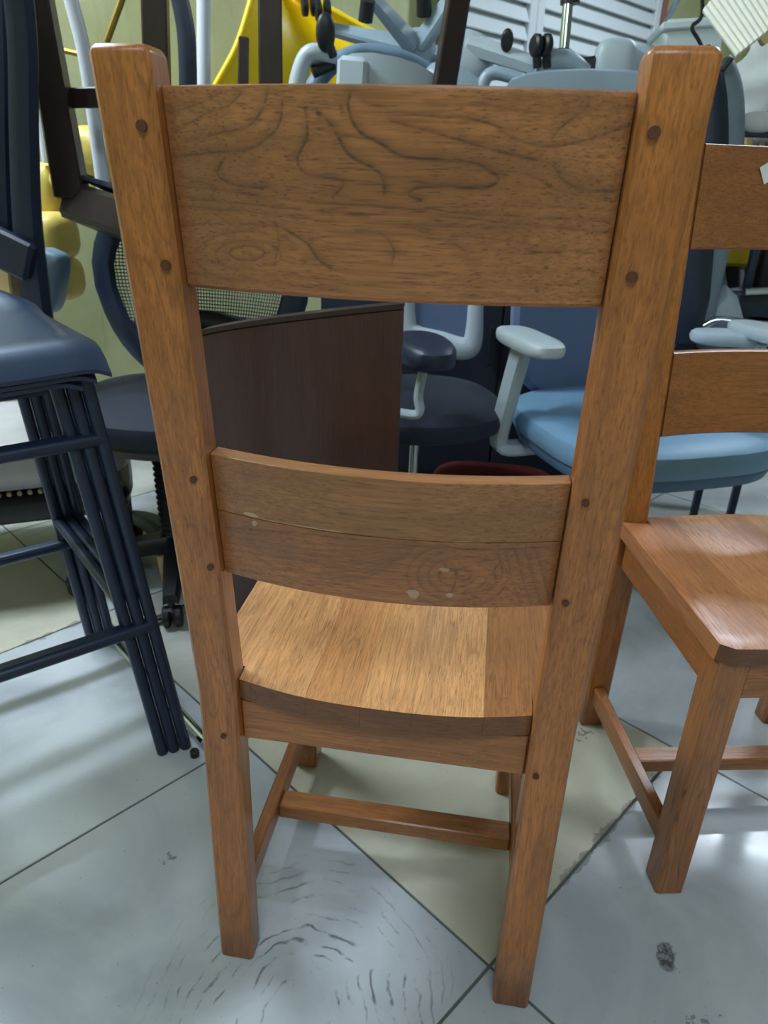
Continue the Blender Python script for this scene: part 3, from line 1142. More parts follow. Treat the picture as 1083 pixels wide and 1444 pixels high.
# ------------------------------------------------------------------ slate blue task chair (chair B), behind the gap between the rails
cb = thing('office_chair', 'slate blue office chair with pale grey arm, upright behind the front chair', 'chair', (0.455, 1.20, 0), (0, 0, PI + 0.42))
star_base(cb, M['grey_plastic'], 0.31, rot=0.5)
column(cb, 0.11, 0.385)
seat_cushion(cb, M['blue_fabric'], 0.485, 0.58, 0.58, 0.085, e=3.2, y=0.03)
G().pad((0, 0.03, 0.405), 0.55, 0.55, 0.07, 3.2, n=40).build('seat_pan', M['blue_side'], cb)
chair_back(cb, M['back_navy'], -0.25, 0.44, 1.10, 0.54, 0.48, 0.06, 0.10, 0.05)
for s in (-1, 1):
    arm(cb, s, 0.315, -0.10, 0.36, 0.665, M['pale_plastic'], M['pale_plastic'], lean=-0.10, w=0.06, padl=0.25, padw=0.09, foot=0.12)

# ------------------------------------------------------------------ white framed task chair with black seat (chair A)
ca = thing('office_chair', 'task chair with black seat and white framed grey back, beside the blue chair', 'chair', (-0.10, 1.24, 0), (0, 0, PI + 0.25))
star_base(ca, M['black_plastic'], 0.24, rot=0.1)
column(ca, 0.11, 0.38)
seat_cushion(ca, M['black_fabric'], 0.47, 0.46, 0.50, 0.07, e=2.5)
# white back frame with rounded window and grey mesh panel
fy = 1.52


def frame_ring(px0, py0, px1, py1, y, rr):
    c = [A(px0, py0, y), A(px1, py0, y), A(px1, py1, y), A(px0, py1, y)]
    return c


ba = G()
corner = [A(566, 380, fy), A(566, 486, fy), A(668, 500, fy), A(677, 380, fy)]
ps = [A(574, 360, fy), A(573, 440, fy), A(580, 470, fy), A(620, 484, fy), A(655, 492, fy), A(667, 480, fy), A(671, 430, fy), A(674, 360, fy)]
ba.tube(ps, [0.026, 0.026, 0.032, 0.036, 0.034, 0.028, 0.022, 0.020], 12, smooth=6, flat=0.55)
ba.v = [v - Vector((-0.10, 1.24, 0)) for v in ba.v]
fr = ba.build('back_frame', M['pale_plastic'], None)
fr.parent = ca
fr.matrix_parent_inverse = Matrix.Rotation(-(PI + 0.25), 4, 'Z')
mp = G()
vs = [A(574, 360, fy), A(578, 462, fy), A(664, 484, fy), A(674, 360, fy)]
mp.add([v + Vector((0, 0.002, 0)) - Vector((-0.10, 1.24, 0)) for v in vs] + [v + Vector((0, 0.014, 0)) - Vector((-0.10, 1.24, 0)) for v in vs],
       [(0, 1, 2, 3), (7, 6, 5, 4), (0, 4, 5, 1), (1, 5, 6, 2), (2, 6, 7, 3), (3, 7, 4, 0)])
mo = mp.build('back_panel', M['back_navy'], None)
mo.parent = ca
mo.matrix_parent_inverse = Matrix.Rotation(-(PI + 0.25), 4, 'Z')
# looped white arm with black pad, on the side nearer the middle
ag = G()
y1 = 0.98
ag.tube([A(560, 582, y1), A(585, 585, y1), A(592, 578, y1), A(590, 560, y1), A(594, 535, y1), A(600, 512, y1)], 0.014, 10, smooth=5, flat=0.8)
ag.v = [v - Vector((-0.10, 1.24, 0)) for v in ag.v]
ao = ag.build('armrest', M['pale_plastic'], None)
ao.parent = ca
ao.matrix_parent_inverse = Matrix.Rotation(-(PI + 0.25), 4, 'Z')
pg = G()
pc = A(598, 494, y1)
pg.pad(pc - Vector((-0.10, 1.24, 0)), 0.125, 0.25, 0.055, 2.4, rot=RZ(0.35), n=32)
po = pg.build('arm_pad', M['navy_black'], None)
po.parent = ca
po.matrix_parent_inverse = Matrix.Rotation(-(PI + 0.25), 4, 'Z')

# ------------------------------------------------------------------ black mesh task chair behind the stools
mc = thing('mesh_office_chair', 'black office chair with see-through mesh back, standing behind the bar stools', 'chair', (-0.70, 0.98, 0), (0, 0, PI - 0.10))
star_base(mc, M['black_plastic'], 0.27, rot=0.75)
column(mc, 0.10, 0.40, bellows=True)
seat_cushion(mc, M['black_fabric'], 0.505, 0.46, 0.46, 0.07, y=0.02, e=3.0)
G().pad((0, 0.02, 0.43), 0.42, 0.42, 0.05, 3.0, n=36).build('seat_pan', M['black_plastic'], mc)
# back frame: rounded loop, wide at the top
loop = []
KK = 40
for k in range(KK + 1):
    a = 2 * PI * k / KK
    ca_, sa_ = math.cos(a), math.sin(a)
    ux = math.copysign(abs(ca_) ** 0.75, ca_)
    uz = math.copysign(abs(sa_) ** 0.75, sa_)
    t = (uz + 1) / 2
    hw = 0.195 + 0.082 * min(1, t * 1.8)
    loop.append(Vector((ux * hw, -0.235 + 0.05 * ux * ux - 0.06 * t, 0.71 + uz * 0.235)))
g = G()
rings = []
for i in range(KK):
    p = loop[i]
    d = (loop[(i + 1) % KK] - loop[i - 1]).normalized()
    u = Vector((0, 1, 0))
    u = (u - d * u.dot(d)).normalized()
    s_ = d.cross(u)
    rings.append([p + s_ * 0.034 * math.cos(2 * PI * q / 8) + u * 0.018 * math.sin(2 * PI * q / 8) for q in range(8)])
g.loft(rings, cap=False, closed=True)
g.build('back_frame', M['navy_metal'], mc)
g = G()
g.tube([(-0.2, -0.235, 0.60), (0, -0.26, 0.63), (0.2, -0.235, 0.60)], 0.024, 10, smooth=6, flat=1.2)
g.box((0, -0.25, 0.50), (0.07, 0.03, 0.22), 0.01)
g.box((0, -0.15, 0.415), (0.07, 0.22, 0.03), 0.01)
g.build('lumbar_support', M['black_plastic'], mc)


def mesh_point(ux, uz):
    t = (uz + 1) / 2
    hw = 0.195 + 0.082 * min(1, t * 1.8)
    return Vector((ux * hw, -0.235 + 0.05 * ux * ux - 0.06 * t, 0.71 + uz * 0.235))


g = G()
NV, NH = 64, 54
for i in range(1, NV):
    u = -1 + 2 * i / NV
    zr = (1 - abs(u) ** 2.67) ** (1 / 2.67)
    pts = [mesh_point(u, -zr + 2 * zr * q / 6) for q in range(7)]
    w = 0.0015
    for q in range(6):
        a, b = pts[q], pts[q + 1]
        g.add([a + Vector((-w, 0, 0)), a + Vector((w, 0, 0)), a + Vector((0, 0.0015, 0)), b + Vector((-w, 0, 0)), b + Vector((w, 0, 0)), b + Vector((0, 0.0015, 0))],
              [(0, 1, 4, 3), (1, 2, 5, 4), (2, 0, 3, 5)])
for i in range(1, NH):
    u = -1 + 2 * i / NH
    xr = (1 - abs(u) ** 2.67) ** (1 / 2.67)
    pts = [mesh_point(-xr + 2 * xr * q / 8, u) for q in range(9)]
    w = 0.0015
    for q in range(8):
        a, b = pts[q], pts[q + 1]
        g.add([a + Vector((0, 0, -w)), a + Vector((0, 0, w)), a + Vector((0, 0.0015, 0)), b + Vector((0, 0, -w)), b + Vector((0, 0, w)), b + Vector((0, 0.0015, 0))],
              [(0, 1, 4, 3), (1, 2, 5, 4), (2, 0, 3, 5)])
mw = g.build('mesh_weave', M['black_plastic'], mc)
mw['kind'] = 'stuff'

# ------------------------------------------------------------------ upturned espresso dining chair on top of the mesh chair
uc = TH('upturned_dining_chair', 'upturned dark brown wooden chair resting on the mesh chair, legs in the air', 'chair', A(235, 330, 1.02), 'upturned dark wooden chairs')
g = G()
q0, q1 = A(96, 298, 1.12), A(330, 372, 0.98)
g.bar(q0, q1, 0.22, 0.085, up=(0.2, 0.3, 1), bev=0.012)
g.v = [v + Vector((0.03, 0.06, 0)) for v in g.v]
uc.part(g, 'seat', M['dark_wood'])
g = G()
p0, p1 = A(118, 270, 1.13), A(230, 305, 1.04)
g.bar(p0 + Vector((0.03, 0.06, 0.004)), p1 + Vector((0.03, 0.06, 0.004)), 0.19, 0.012, up=(0.2, 0.3, 1), bev=0.004)
uc.part(g, 'foam_patch', M['felt'])
for top, bot, w0, w1 in (((44, -60, 1.0), (102, 275, 1.1), 0.050, 0.070), ((217, -60, 1.05), (228, 330, 1.05), 0.05, 0.055), ((380, -60, 1.0), (384, 330, 1.0), 0.045, 0.052)):
    g = G()
    g.bar(A(*top), A(*bot), w0, w0, w1, w1, up=(0.3, -1, 0), bev=0.004)
    uc.part(g, 'leg', M['dark_wood'])
g = G()
g.bar(A(-80, 142, 1.12), A(228, 136, 1.06), 0.022, 0.040, up=(0, 0, 1), bev=0.003)
uc.part(g, 'stretcher', M['dark_wood'])

uq = TH('upturned_dining_chair', 'upturned dark brown wooden chair with leaning leg in front of the grey office chairs', 'chair', (A(560, 240, 1.72).x, 1.86, 0.982), 'upturned dark wooden chairs')
g = G()
g.bar(Vector((A(430, 240, 1.72).x, 1.86, 1.006)), Vector((A(690, 240, 1.72).x, 1.86, 1.006)), 0.42, 0.05, up=(0, 0, 1), bev=0.01)
uq.part(g, 'seat', M['dark_wood'])
g = G()
g.bar(A(655, -60, 1.50), A(604, 262, 1.70), 0.053, 0.053, 0.062, 0.055, up=(0.3, -1, 0), bev=0.004)
uq.part(g, 'leg', M['dark_wood'])
g = G()
g.bar(A(344, 52, 1.6), A(340, 300, 1.6), 0.028, 0.028, 0.036, 0.036, up=(0.3, -1, 0), bev=0.003)
solid(g, 'wooden_leg', M['dark_wood'], 'short brown chair leg end sticking up before the yellow shell', 'chair leg', A(340, 300, 1.6))

# ------------------------------------------------------------------ dark walnut veneered tub chair seen from behind through the chair back
tp = TH('tub_chair', 'low tub chair with plain dark brown veneered back, just beyond the front oak chair', 'chair', (-0.26, 0.66, 0))
g = G()
rings = []
NP = 22
for k in range(NP + 1):
    t = k / NP
    px = 258 + (563 - 258) * t
    bow = 0.035 * (1 - (2 * t - 1) ** 2)
    y = 0.66 - bow
    topy = 468 - 36 * (t ** 0.9) + 3
    ptop = A(px, topy, y)
    x = A(px, 560, y).x
    x = (-0.452) + (-0.073 + 0.452) * t
    z1 = ptop.z
    th = 0.022
    n_ = Vector((0.06 * (2 * t - 1), -1, 0)).normalized()
    c = Vector((x, y, 0))
    rings.append([c + Vector((0, 0, 0.04)), c + Vector((0, 0, z1 - 0.003)), c - n_ * 0.003 + Vector((0, 0, z1)), c - n_ * th + Vector((0, 0, z1)), c - n_ * (th + 0.003) + Vector((0, 0, z1 - 0.003)), c - n_ * (th + 0.003) + Vector((0, 0, 0.04))])
g.loft(rings)
tp.part(g, 'backrest', M['veneer'])
g = G()
rr = []
for r in rings:
    a, b = r[1], r[4]
    rr.append([a + Vector((0, -0.002, 0.0032)), a + Vector((0, -0.002, 0.012)), b + Vector((0, 0.008, 0.012)), b + Vector((0, 0.008, 0.0032))])
g.loft(rr)
tp.part(g, 'top_edging', M['dark_wood'])
g = G().pad((-0.26, 0.80, 0.38), 0.34, 0.22, 0.08, 4)
tp.part(g, 'seat', M['black_fabric'])
for sx in (-0.42, -0.11):
    for sy in (0.69, 0.86):
        tp.part(G().bar((sx, sy, 0.0), (sx, sy, 0.342 if sy > 0.8 else 0.38), 0.03, 0.03), 'leg', M['dark_wood'])

# ------------------------------------------------------------------ upturned office chairs piled at the back
def pile_chair(label, base, kind='upturned_office_chair'):
    return TH(kind, label, 'chair', base, 'grey office chairs piled upside down')


# first: star base towards the camera
py = 1.95
c1 = pile_chair('upturned grey office chair whose star base tops the pile', A(588, 62, py))
hub = A(588, 70, py)
ends = [((508, -22), 1.80), ((652, -26), 1.85), ((462, 40), 1.95), ((668, 96), 2.1), ((560, 130), 2.1)]
for (pp, yy) in ends:
    e = A(pp[0], pp[1], yy)
    g = G()
    g.bar(hub + (e - hub) * 0.05, e, 0.058, 0.045, 0.034, 0.026, up=(0.1, -0.8, 0.5), bev=0.008)
    sp = c1.part(g, 'spoke', M['grey_plastic'])
dirh = (CO - hub).normalized()
q = dirh.to_track_quat('Z', 'Y').to_matrix().to_4x4()
g = G().lathe([(0.02, -0.10), (0.05, -0.09), (0.058, -0.01), (0.046, 0.022), (0.02, 0.026)], 20, Matrix.Translation(hub) @ q)
c1.part(g, 'hub', M['grey_plastic'])


def caster(th, c, axis, r=0.026):
    g = G()
    ax = Vector(axis).normalized()
    for s in (-1, 1):
        mt = Matrix.Translation(Vector(c) + ax * 0.014 * s) @ ax.to_track_quat('Z', 'X').to_matrix().to_4x4()
        g.lathe([(0.004, -0.009), (r * 0.85, -0.009), (r, -0.006), (r, 0.006), (r * 0.85, 0.009), (0.004, 0.009)], 18, mt)
    return th.part(g, 'caster', M['black_plastic'])


g = G().tube([A(598, 22, 1.9), A(598, -4, 1.88)], 0.023, 14)
c1.part(g, 'stem', M['black_plastic'])
g = G().tube([A(515, 30, 1.78), A(519, 0, 1.76)], 0.021, 14)
c1.part(g, 'caster_stem', M['black_plastic'])
caster(c1, A(455, 14, 1.92), (1, 0.4, 0.1), 0.03)
caster(c1, A(436, 8, 1.94), (1, 0.4, 0.1), 0.028)
caster(c1, A(668, 118, 2.1), (1, 0.2, 0.3))
g = G().tube([A(590, 80, py + 0.05), A(600, 150, py + 0.35)], 0.025, 14)
c1.part(g, 'gas_lift', M['black_plastic'])

# second: blue grey bowed back and light arms
c2 = pile_chair('upturned grey office chair with bowed blue-grey back rim and light arms', A(560, 200, 1.8))
g = G().tube([A(425, 160, 1.72), A(450, 112, 1.72), A(480, 84, 1.72), A(515, 71, 1.74), A(560, 78, 1.76), A(605, 98, 1.8), A(650, 125, 1.8)], [0.026, 0.026, 0.022, 0.018, 0.018, 0.018, 0.018], 14, smooth=6, flat=1.0)
c2.part(g, 'back_rim', M['mid_grey'])
g = G().tube([A(412, 160, 1.62), A(420, 112, 1.62), A(430, 82, 1.62), A(444, 73, 1.62), A(474, 80, 1.64)], [0.024, 0.023, 0.022, 0.021, 0.017], 14, smooth=6)
c2.part(g, 'armrest', M['pale_plastic'])
g = G().tube([A(440, 100, 1.66), A(470, 88, 1.68)], 0.02, 10)
c2.part(g, 'arm_joint', M['black_plastic'])
g = G()
rings = []
for (px, pt, yy) in ((482, 92, 1.60), (486, 80, 1.60), (496, 75, 1.60), (525, 74, 1.60), (560, 80, 1.62), (590, 90, 1.64), (612, 104, 1.66)):
    tpv, bt = A(px, pt, yy), A(px - 3, 170, yy)
    rings.append([tpv, bt, bt + Vector((0.01, 0.07, 0)), tpv + Vector((0.01, 0.07, -0.01))])
g.loft(rings)
c2.part(g, 'arm_housing', M['pale_plastic'])
g = G()
g.bar(A(499, 80, 1.575), A(494, 170, 1.575), 0.082, 0.05, up=(0, -1, 0), bev=0.012)
c2.part(g, 'arm_upright', M['pale_plastic'])
g = G().pad((A(520, 190, 1.95).x, 1.95, 1.085), 0.46, 0.42, 0.08, 3)
c2.part(g, 'seat', M['back_navy'])
g = G()
lv0, lv1 = A(464, 66, 1.60), A(459, 38, 1.60)
q2 = (lv1 - CO).to_track_quat('Z', 'Y').to_matrix()
g.blob(A(459, 46, 1.60), 0.052, 0.090, 0.03, 2.2, rot=q2)
g.tube([A(462, 54, 1.60), A(470, 80, 1.62)], 0.012, 10)
c2.part(g, 'lever', M['black_plastic'])

# third: big rounded pale shells right of the leaning leg, spoke with casters
c3 = pile_chair('upturned grey office chair with pale rounded shell beside the leaning dark leg', A(670, 200, 1.9))
g = G().blob(A(655, 92, 1.88), 0.17, 0.10, 0.18, 2.3, rot=RYm(0.3))
c3.part(g, 'arm_shell', M['pale_plastic'])
g = G().blob(A(640, 132, 1.80), 0.22, 0.10, 0.14, 2.3, rot=RYm(0.4))
c3.part(g, 'back_shell', M['grey_plastic'])
g = G()
g.bar(A(660, 62, 1.86), A(764, 96, 1.80), 0.06, 0.045, 0.045, 0.04, up=(0.1, -0.5, 0.8), bev=0.008)
c3.part(g, 'spoke', M['pale_plastic'])
g = G().tube([A(678, 140, 1.78), A(684, 112, 1.78), A(700, 103, 1.78), A(735, 112, 1.78)], 0.018, 12, smooth=5)
c3.part(g, 'armrest', M['grey_plastic'])
g = G()
q2 = (A(715, 58, 1.8) - CO).to_track_quat('Z', 'Y').to_matrix()
g.pad(A(715, 57, 1.8), 0.036, 0.058, 0.022, 2.1, rot=q2, n=24)
g.tube([A(714, 64, 1.8), A(711, 78, 1.82)], 0.008, 8)
c3.part(g, 'lever', M['black_plastic'])
for dx in (-10, 4):
    g = G()
    ax = Vector((1, 0.5, 0)).normalized()
    mt = Matrix.Translation(A(766 + dx, 64, 1.75)) @ ax.to_track_quat('Z', 'X').to_matrix().to_4x4()
    g.lathe([(0.004, -0.011), (0.022, -0.011), (0.028, -0.006), (0.028, 0.006), (0.022, 0.011), (0.004, 0.011)], 20, mt)
    g.tube([A(766 + dx, 64, 1.75), A(768 + dx, 96, 1.76)], 0.012, 8)
    c3.part(g, 'caster', M['black_plastic'])

# fourth: upright chrome gas lift, seat at the bottom, base above the frame
c4 = pile_chair('upturned office chair with chrome gas lift standing up before the shutters', A(800, 120, 1.85))
g = G().tube([A(794, 84, 1.85), A(805, -40, 1.87)], 0.0145, 16)
c4.part(g, 'gas_lift', M['chrome'])
g = G().tube([A(803.5, 6, 1.87), A(808, -60, 1.87)], 0.027, 16)
c4.part(g, 'sleeve', M['black_plastic'])
c4.part(G().pad((A(835, 150, 1.9).x, 1.93, 1.03), 0.44, 0.44, 0.085, 3), 'seat', M['back_navy'])
cc = A(808, -70, 1.87)
for k in range(5):
    a = 0.4 + 2 * PI * k / 5
    g = G().bar(cc, cc + Vector((math.cos(a), math.sin(a), 0.04)) * 0.3, 0.05, 0.035, 0.03, 0.025)
    c4.part(g, 'spoke', M['grey_plastic'])
g = G()
g.lathe([(0.035, 0), (0.026, 0.02), (0.02, 0.03)], 14, Matrix.Translation(A(794, 86, 1.85)))
g.box(A(828, 98, 1.87), (0.19, 0.14, 0.05), 0.01, RYm(-0.12))
c4.part(g, 'tilt_mechanism', M['black_plastic'])
g = G().tube([A(752, 118, 1.78), A(775, 90, 1.78), A(800, 87, 1.78), A(828, 103, 1.78)], [0.012, 0.026, 0.03, 0.018], 14, smooth=5)
c4.part(g, 'seat_bracket', M['grey_plastic'])
g = G()
g.blob(A(866, 92, 1.83), 0.12, 0.09, 0.13, 3.2)
g.blob(A(898, 94, 1.9), 0.12, 0.09, 0.11, 3)
c4.part(g, 'arm_shell', M['pale_plastic'])
g = G()
rings = []
for (px, pt) in ((712, 126), (722, 113), (745, 105), (775, 101), (830, 99), (885, 101), (935, 106)):
    a, b = A(px, pt, 1.70), A(px, 160, 1.70)
    rings.append([a, b, b + Vector((0, 0.06, 0)), a + Vector((0, 0.06, 0.0)), a + Vector((0, 0.03, 0.008))])
g.loft(rings)
c4.part(g, 'seat_edge', M['grey_plastic'])

# ------------------------------------------------------------------ yellow moulded shell
ys = TH('yellow_shell_chair', 'bright yellow plastic shell chair upturned on the pile', 'chair', A(400, 180, 2.05))
Lf = [A(270, 190, 1.90), A(303, 124, 1.90), A(334, 66, 1.92), A(352, 10, 1.94), A(366, -40, 1.98)]
Rt = [A(560, 200, 2.15), A(640, 150, 2.15), A(606, 88, 2.15), A(506, 34, 2.15), A(395, -28, 2.15)]


def bez(P, t):
    x = t * (len(P) - 1)
    i = min(int(x), len(P) - 2)
    f = x - i
    p0, p1, p2, p3 = P[max(i - 1, 0)], P[i], P[i + 1], P[min(i + 2, len(P) - 1)]
    return 0.5 * ((2 * p1) + (p2 - p0) * f + (2 * p0 - 5 * p1 + 4 * p2 - p3) * f * f + (-p0 + 3 * p1 - 3 * p2 + p3) * f ** 3)


NU, NW = 16, 16
vs, fs = [], []
for lay in (0, 1):
    for i in range(NU + 1):
        a, b = bez(Lf, i / NU), bez(Rt, i / NU)
        for j in range(NW + 1):
            t = j / NW
            p = a.lerp(b, t) + Vector((0.02, 0.14, -0.03)) * (1 - (2 * t - 1) ** 2)
            vs.append(p + Vector((0, 0.006 * lay, 0)))
NN = (NU + 1) * (NW + 1)
for i in range(NU):
    for j in range(NW):
        a = i * (NW + 1) + j
        fs.append((a, a + 1, a + NW + 2, a + NW + 1))
        fs.append((NN + a, NN + a + NW + 1, NN + a + NW + 2, NN + a + 1))
for i in range(NU):
    for j in (0, NW):
        a = i * (NW + 1) + j
        fs.append((a, a + NW + 1, NN + a + NW + 1, NN + a))
for j in range(NW):
    for i in (0, NU):
        a = i * (NW + 1) + j
        fs.append((a, a + 1, NN + a + 1, NN + a))
ys.part(G().add(vs, fs), 'shell', M['yellow_plastic'])
ys.part(G().tube([p + Vector((0, -0.004, 0)) for p in Lf], 0.010, 10, smooth=5), 'rim', M['yellow_plastic'])
ys.part(G().tube([p + Vector((0, -0.004, 0)) for p in Rt], 0.008, 10, smooth=5), 'rim', M['yellow_plastic'])

# ------------------------------------------------------------------ left background
# black wooden chair with curved post and cross piece, far left edge
lb = TH('black_wooden_chair', 'black wooden chair with tall curved post at the far left edge', 'chair', (-0.86, 0.86, 0))
g = G()
P_ = [(22, -40), (32, 60), (34, 180), (38, 300), (48, 400), (66, 520), (84, 640), (100, 760)]
g.tube([A(x, y, 0.86 + 0.02 * i) for i, (x, y) in enumerate(P_)], [0.029, 0.030, 0.031, 0.033, 0.036, 0.034, 0.03, 0.026], 8, smooth=4, flat=0.8)
lb.part(g, 'post', M['navy_black'])
g = G()
g.tube([A(-2, -40, 0.92), A(2, 100, 0.92), A(4, 230, 0.93), A(10, 360, 0.94)], [0.022, 0.024, 0.024, 0.022], 8, smooth=4)
lb.part(g, 'post', M['navy_black'])
g = G()
g.bar(A(-30, 335, 0.90), A(46, 372, 0.90), 0.03, 0.085, up=(0, 0, 1), bev=0.008)
lb.part(g, 'seat_rail', M['navy_black'])
g = G()
g.bar(A(-30, 168, 0.93), A(28, 172, 0.93), 0.03, 0.035, bev=0.006)
lb.part(g, 'cross_rail', M['navy_black'])
# pewter vinyl chair with nailheads
nv = TH('studded_chair', 'pewter vinyl dining chair edge with brass nailheads at the far left', 'chair', A(-30, 330, 0.98))
g = G().blob(A(-22, 262, 1.0), 0.16, 0.10, 0.22, 4)
nv.part(g, 'backrest', M['beige_vinyl'])
for k in range(9):
    g = G()
    p = A(-4 + 26 * math.sin(k * 0.20), 206 + 2 * k + (k * k) * 1.6, 0.945)
    g.lathe([(0.0005, 0.004), (0.004, 0.003), (0.006, 0)], 8, Matrix.Translation(p) @ Matrix.Rotation(PI / 2, 4, 'X'))
    nv.part(g, 'nailhead', M['nail'])
g = G().bar(A(8, 372, 0.98), A(16, 440, 0.98), 0.04, 0.04, bev=0.004)
nv.part(g, 'leg', M['beige_wood'])

# low upholstered chair behind the stool legs
lc = TH('upholstered_chair', 'low dark framed chair with pewter vinyl seat behind the bar stool legs', 'chair', (-1.12, 0.92, 0))
g = G()
g.pad(Vector((-1.14, 0.96, 0.345)), 0.62, 0.46, 0.12, 5, rot=RZ(0.50), n=40)
lc.part(g, 'seat', M['beige_vinyl'])
g = G()
g.pad(Vector((-1.14, 0.96, 0.235)), 0.60, 0.44, 0.075, 6, rot=RZ(0.50), n=40)
lc.part(g, 'seat_frame', M['black_plastic'])
g = G()
for k in range(26):
    t = k / 25
    p = Vector((-0.29 + 0.56 * t, -0.232, 0.292))
    p = RZ(0.50) @ p + Vector((-1.14, 0.96, 0))
    g.lathe([(0.0005, 0.004), (0.005, 0.003), (0.007, 0)], 7, Matrix.Translation(p) @ Matrix.Rotation(0.5, 4, 'Z') @ Matrix.Rotation(PI / 2, 4, 'X'))
nh = lc.part(g, 'nailhead_trim', M['nail'])
nh['kind'] = 'stuff'
for sx in (-0.26, 0.26):
    for sy in (-0.17, 0.17):
        p = RZ(0.50) @ Vector((sx, sy, 0)) + Vector((-1.14, 0.96, 0))
        lc.part(G().bar(p, p + Vector((0, 0, 0.21)), 0.035, 0.035, 0.045, 0.045), 'leg', M['black_plastic'])

# white tubular frame
wf = TH('white_tube_frame', 'white painted steel tube frame leaning against the yellow-green wall', 'frame', A(190, 300, 1.5))
wf.part(G().tube([A(84, -60, 1.22), A(100, 0, 1.22), A(118, 70, 1.22), A(132, 160, 1.22), A(150, 300, 1.22)], 0.0165, 14, smooth=4), 'leg', M['white_metal'])
wf.part(G().tube([A(288, -60, 1.75), A(287, 60, 1.75), A(288, 300, 1.75)], 0.020, 14, smooth=3), 'leg', M['white_metal'])
wf.part(G().tube([A(150, 300, 1.22), A(288, 300, 1.75)], 0.016, 12), 'crossbar', M['white_metal'])
wf.part(G().tube([A(50, 92, 1.35), A(52, 130, 1.35), A(58, 170, 1.35), A(66, 230, 1.35)], 0.012, 10, smooth=3), 'brace', M['white_metal'])
solid(G().tube([A(186, -40, 1.45), A(150, 60, 1.45)], 0.009, 8), 'brass_rod', M['brass'], 'thin slanting brass rod above the left post of the front chair', 'rod', A(150, 60, 1.45))
solid(G().tube([A(60, 64, 1.3), A(112, 76, 1.28)], 0.007, 8), 'brass_rod', M['brass'], 'thin level brass rod between dark leg and white tube', 'rod', A(90, 70, 1.3))
# dark curved chair post behind
g = G().tube([A(240, -50, 1.35), A(256, 10, 1.35), A(264, 70, 1.35), A(266, 200, 1.35)], [0.02, 0.023, 0.024, 0.024], 10, smooth=4, flat=0.7)
solid(g, 'curved_chair_post', M['navy_black'], 'blue-black curved chair post beside the upturned brown leg', 'chair post', A(266, 200, 1.35))
g = G().bar(A(256, 84, 1.40), A(258, 200, 1.40), 0.02, 0.02, bev=0.003)
# yellow stool cushions
for (px, py_, yy, w, d, h, lab, rt) in ((148, 218, 1.36, 0.17, 0.16, 0.12, 'mustard yellow vinyl cushion, topmost, right of the dark slanting leg', 0.3),
                                        (128, 262, 1.38, 0.20, 0.16, 0.07, 'mustard yellow vinyl cushion, flat, under the topmost one', 0.2),
                                        (72, 270, 1.40, 0.10, 0.14, 0.15, 'mustard yellow vinyl cushion standing left of the dark slanting leg', 0.0),
                                        (74, 333, 1.30, 0.115, 0.15, 0.125, 'round mustard yellow cushion left of the mesh chair back', 0.0),
                                        (84, 392, 1.32, 0.11, 0.15, 0.12, 'mustard yellow cushion, lowest, half hidden behind grey plastic', 0.0)):
    c = A(px, py_, yy)
    g = G().blob(c, w, d, h, 3.0, rot=RYm(rt))
    solid(g, 'yellow_cushion', M['yellow_vinyl'], lab, 'cushion', c, 'mustard yellow cushions')
c = A(70, 396, 1.12)
solid(G().blob(c, 0.075, 0.08, 0.16, 4, rot=RYm(0.35)), 'grey_plastic_foot', M['mid_grey'], 'small grey plastic chair foot below the round yellow cushion', 'chair foot', c)

# chrome sled rail on the floor behind the stools
g = G().tube([Z(282, 848, 0.012), Z(232, 870, 0.012), Z(172, 888, 0.012), Z(162, 898, 0.012), Z(180, 924, 0.012), Z(240, 990, 0.012), Z(290, 1046, 0.012)], 0.0105, 12, smooth=5)
solid(g, 'chrome_sled_base', M['chrome'], 'chrome tube sled base lying on the floor behind the stool legs', 'chair base', Z(240, 990, 0))

# small rubber foot by the stool
c = Z(275, 1066, 0)
solid(G().lathe([(0.004, 0), (0.0085, 0.001), (0.0085, 0.012), (0.006, 0.015), (0.0005, 0.015)], 14, Matrix.Translation(c)), 'rubber_foot', M['black_plastic'], 'small dark rubber foot on the floor beside the stool feet', 'rubber foot', c)
g = G().tube([Z(233, 818, 0.0), Z(233, 818, 0.0) + Vector((-0.004, 0, 0.075))], 0.011, 10)
solid(g, 'short_leg', M['beige_wood'], 'short pale wooden leg standing left of the front chair post', 'leg', Z(233, 818, 0))

# red cloth bundle and small black caster on the floor
c = Vector((0.13, 1.47, 0.085))
solid(G().blob(c, 0.40, 0.28, 0.17, 4), 'red_cloth_bundle', M['red_cloth'], 'dark red cloth bundle on the floor under the office chairs', 'bundle', (0.13, 1.47, 0))
c = Z(974, 930, 0)
cst = TH('caster_wheel', 'small black caster wheel on the floor behind the second oak chair', 'caster', c)
cst.part(G().lathe([(0.004, -0.012), (0.023, -0.012), (0.026, -0.008), (0.026, 0.008), (0.023, 0.012), (0.004, 0.012)], 18, Matrix.Translation(c + Vector((0, 0, 0.0265))) @ Matrix.Rotation(PI / 2, 4, 'Y')), 'wheel', M['black_plastic'])

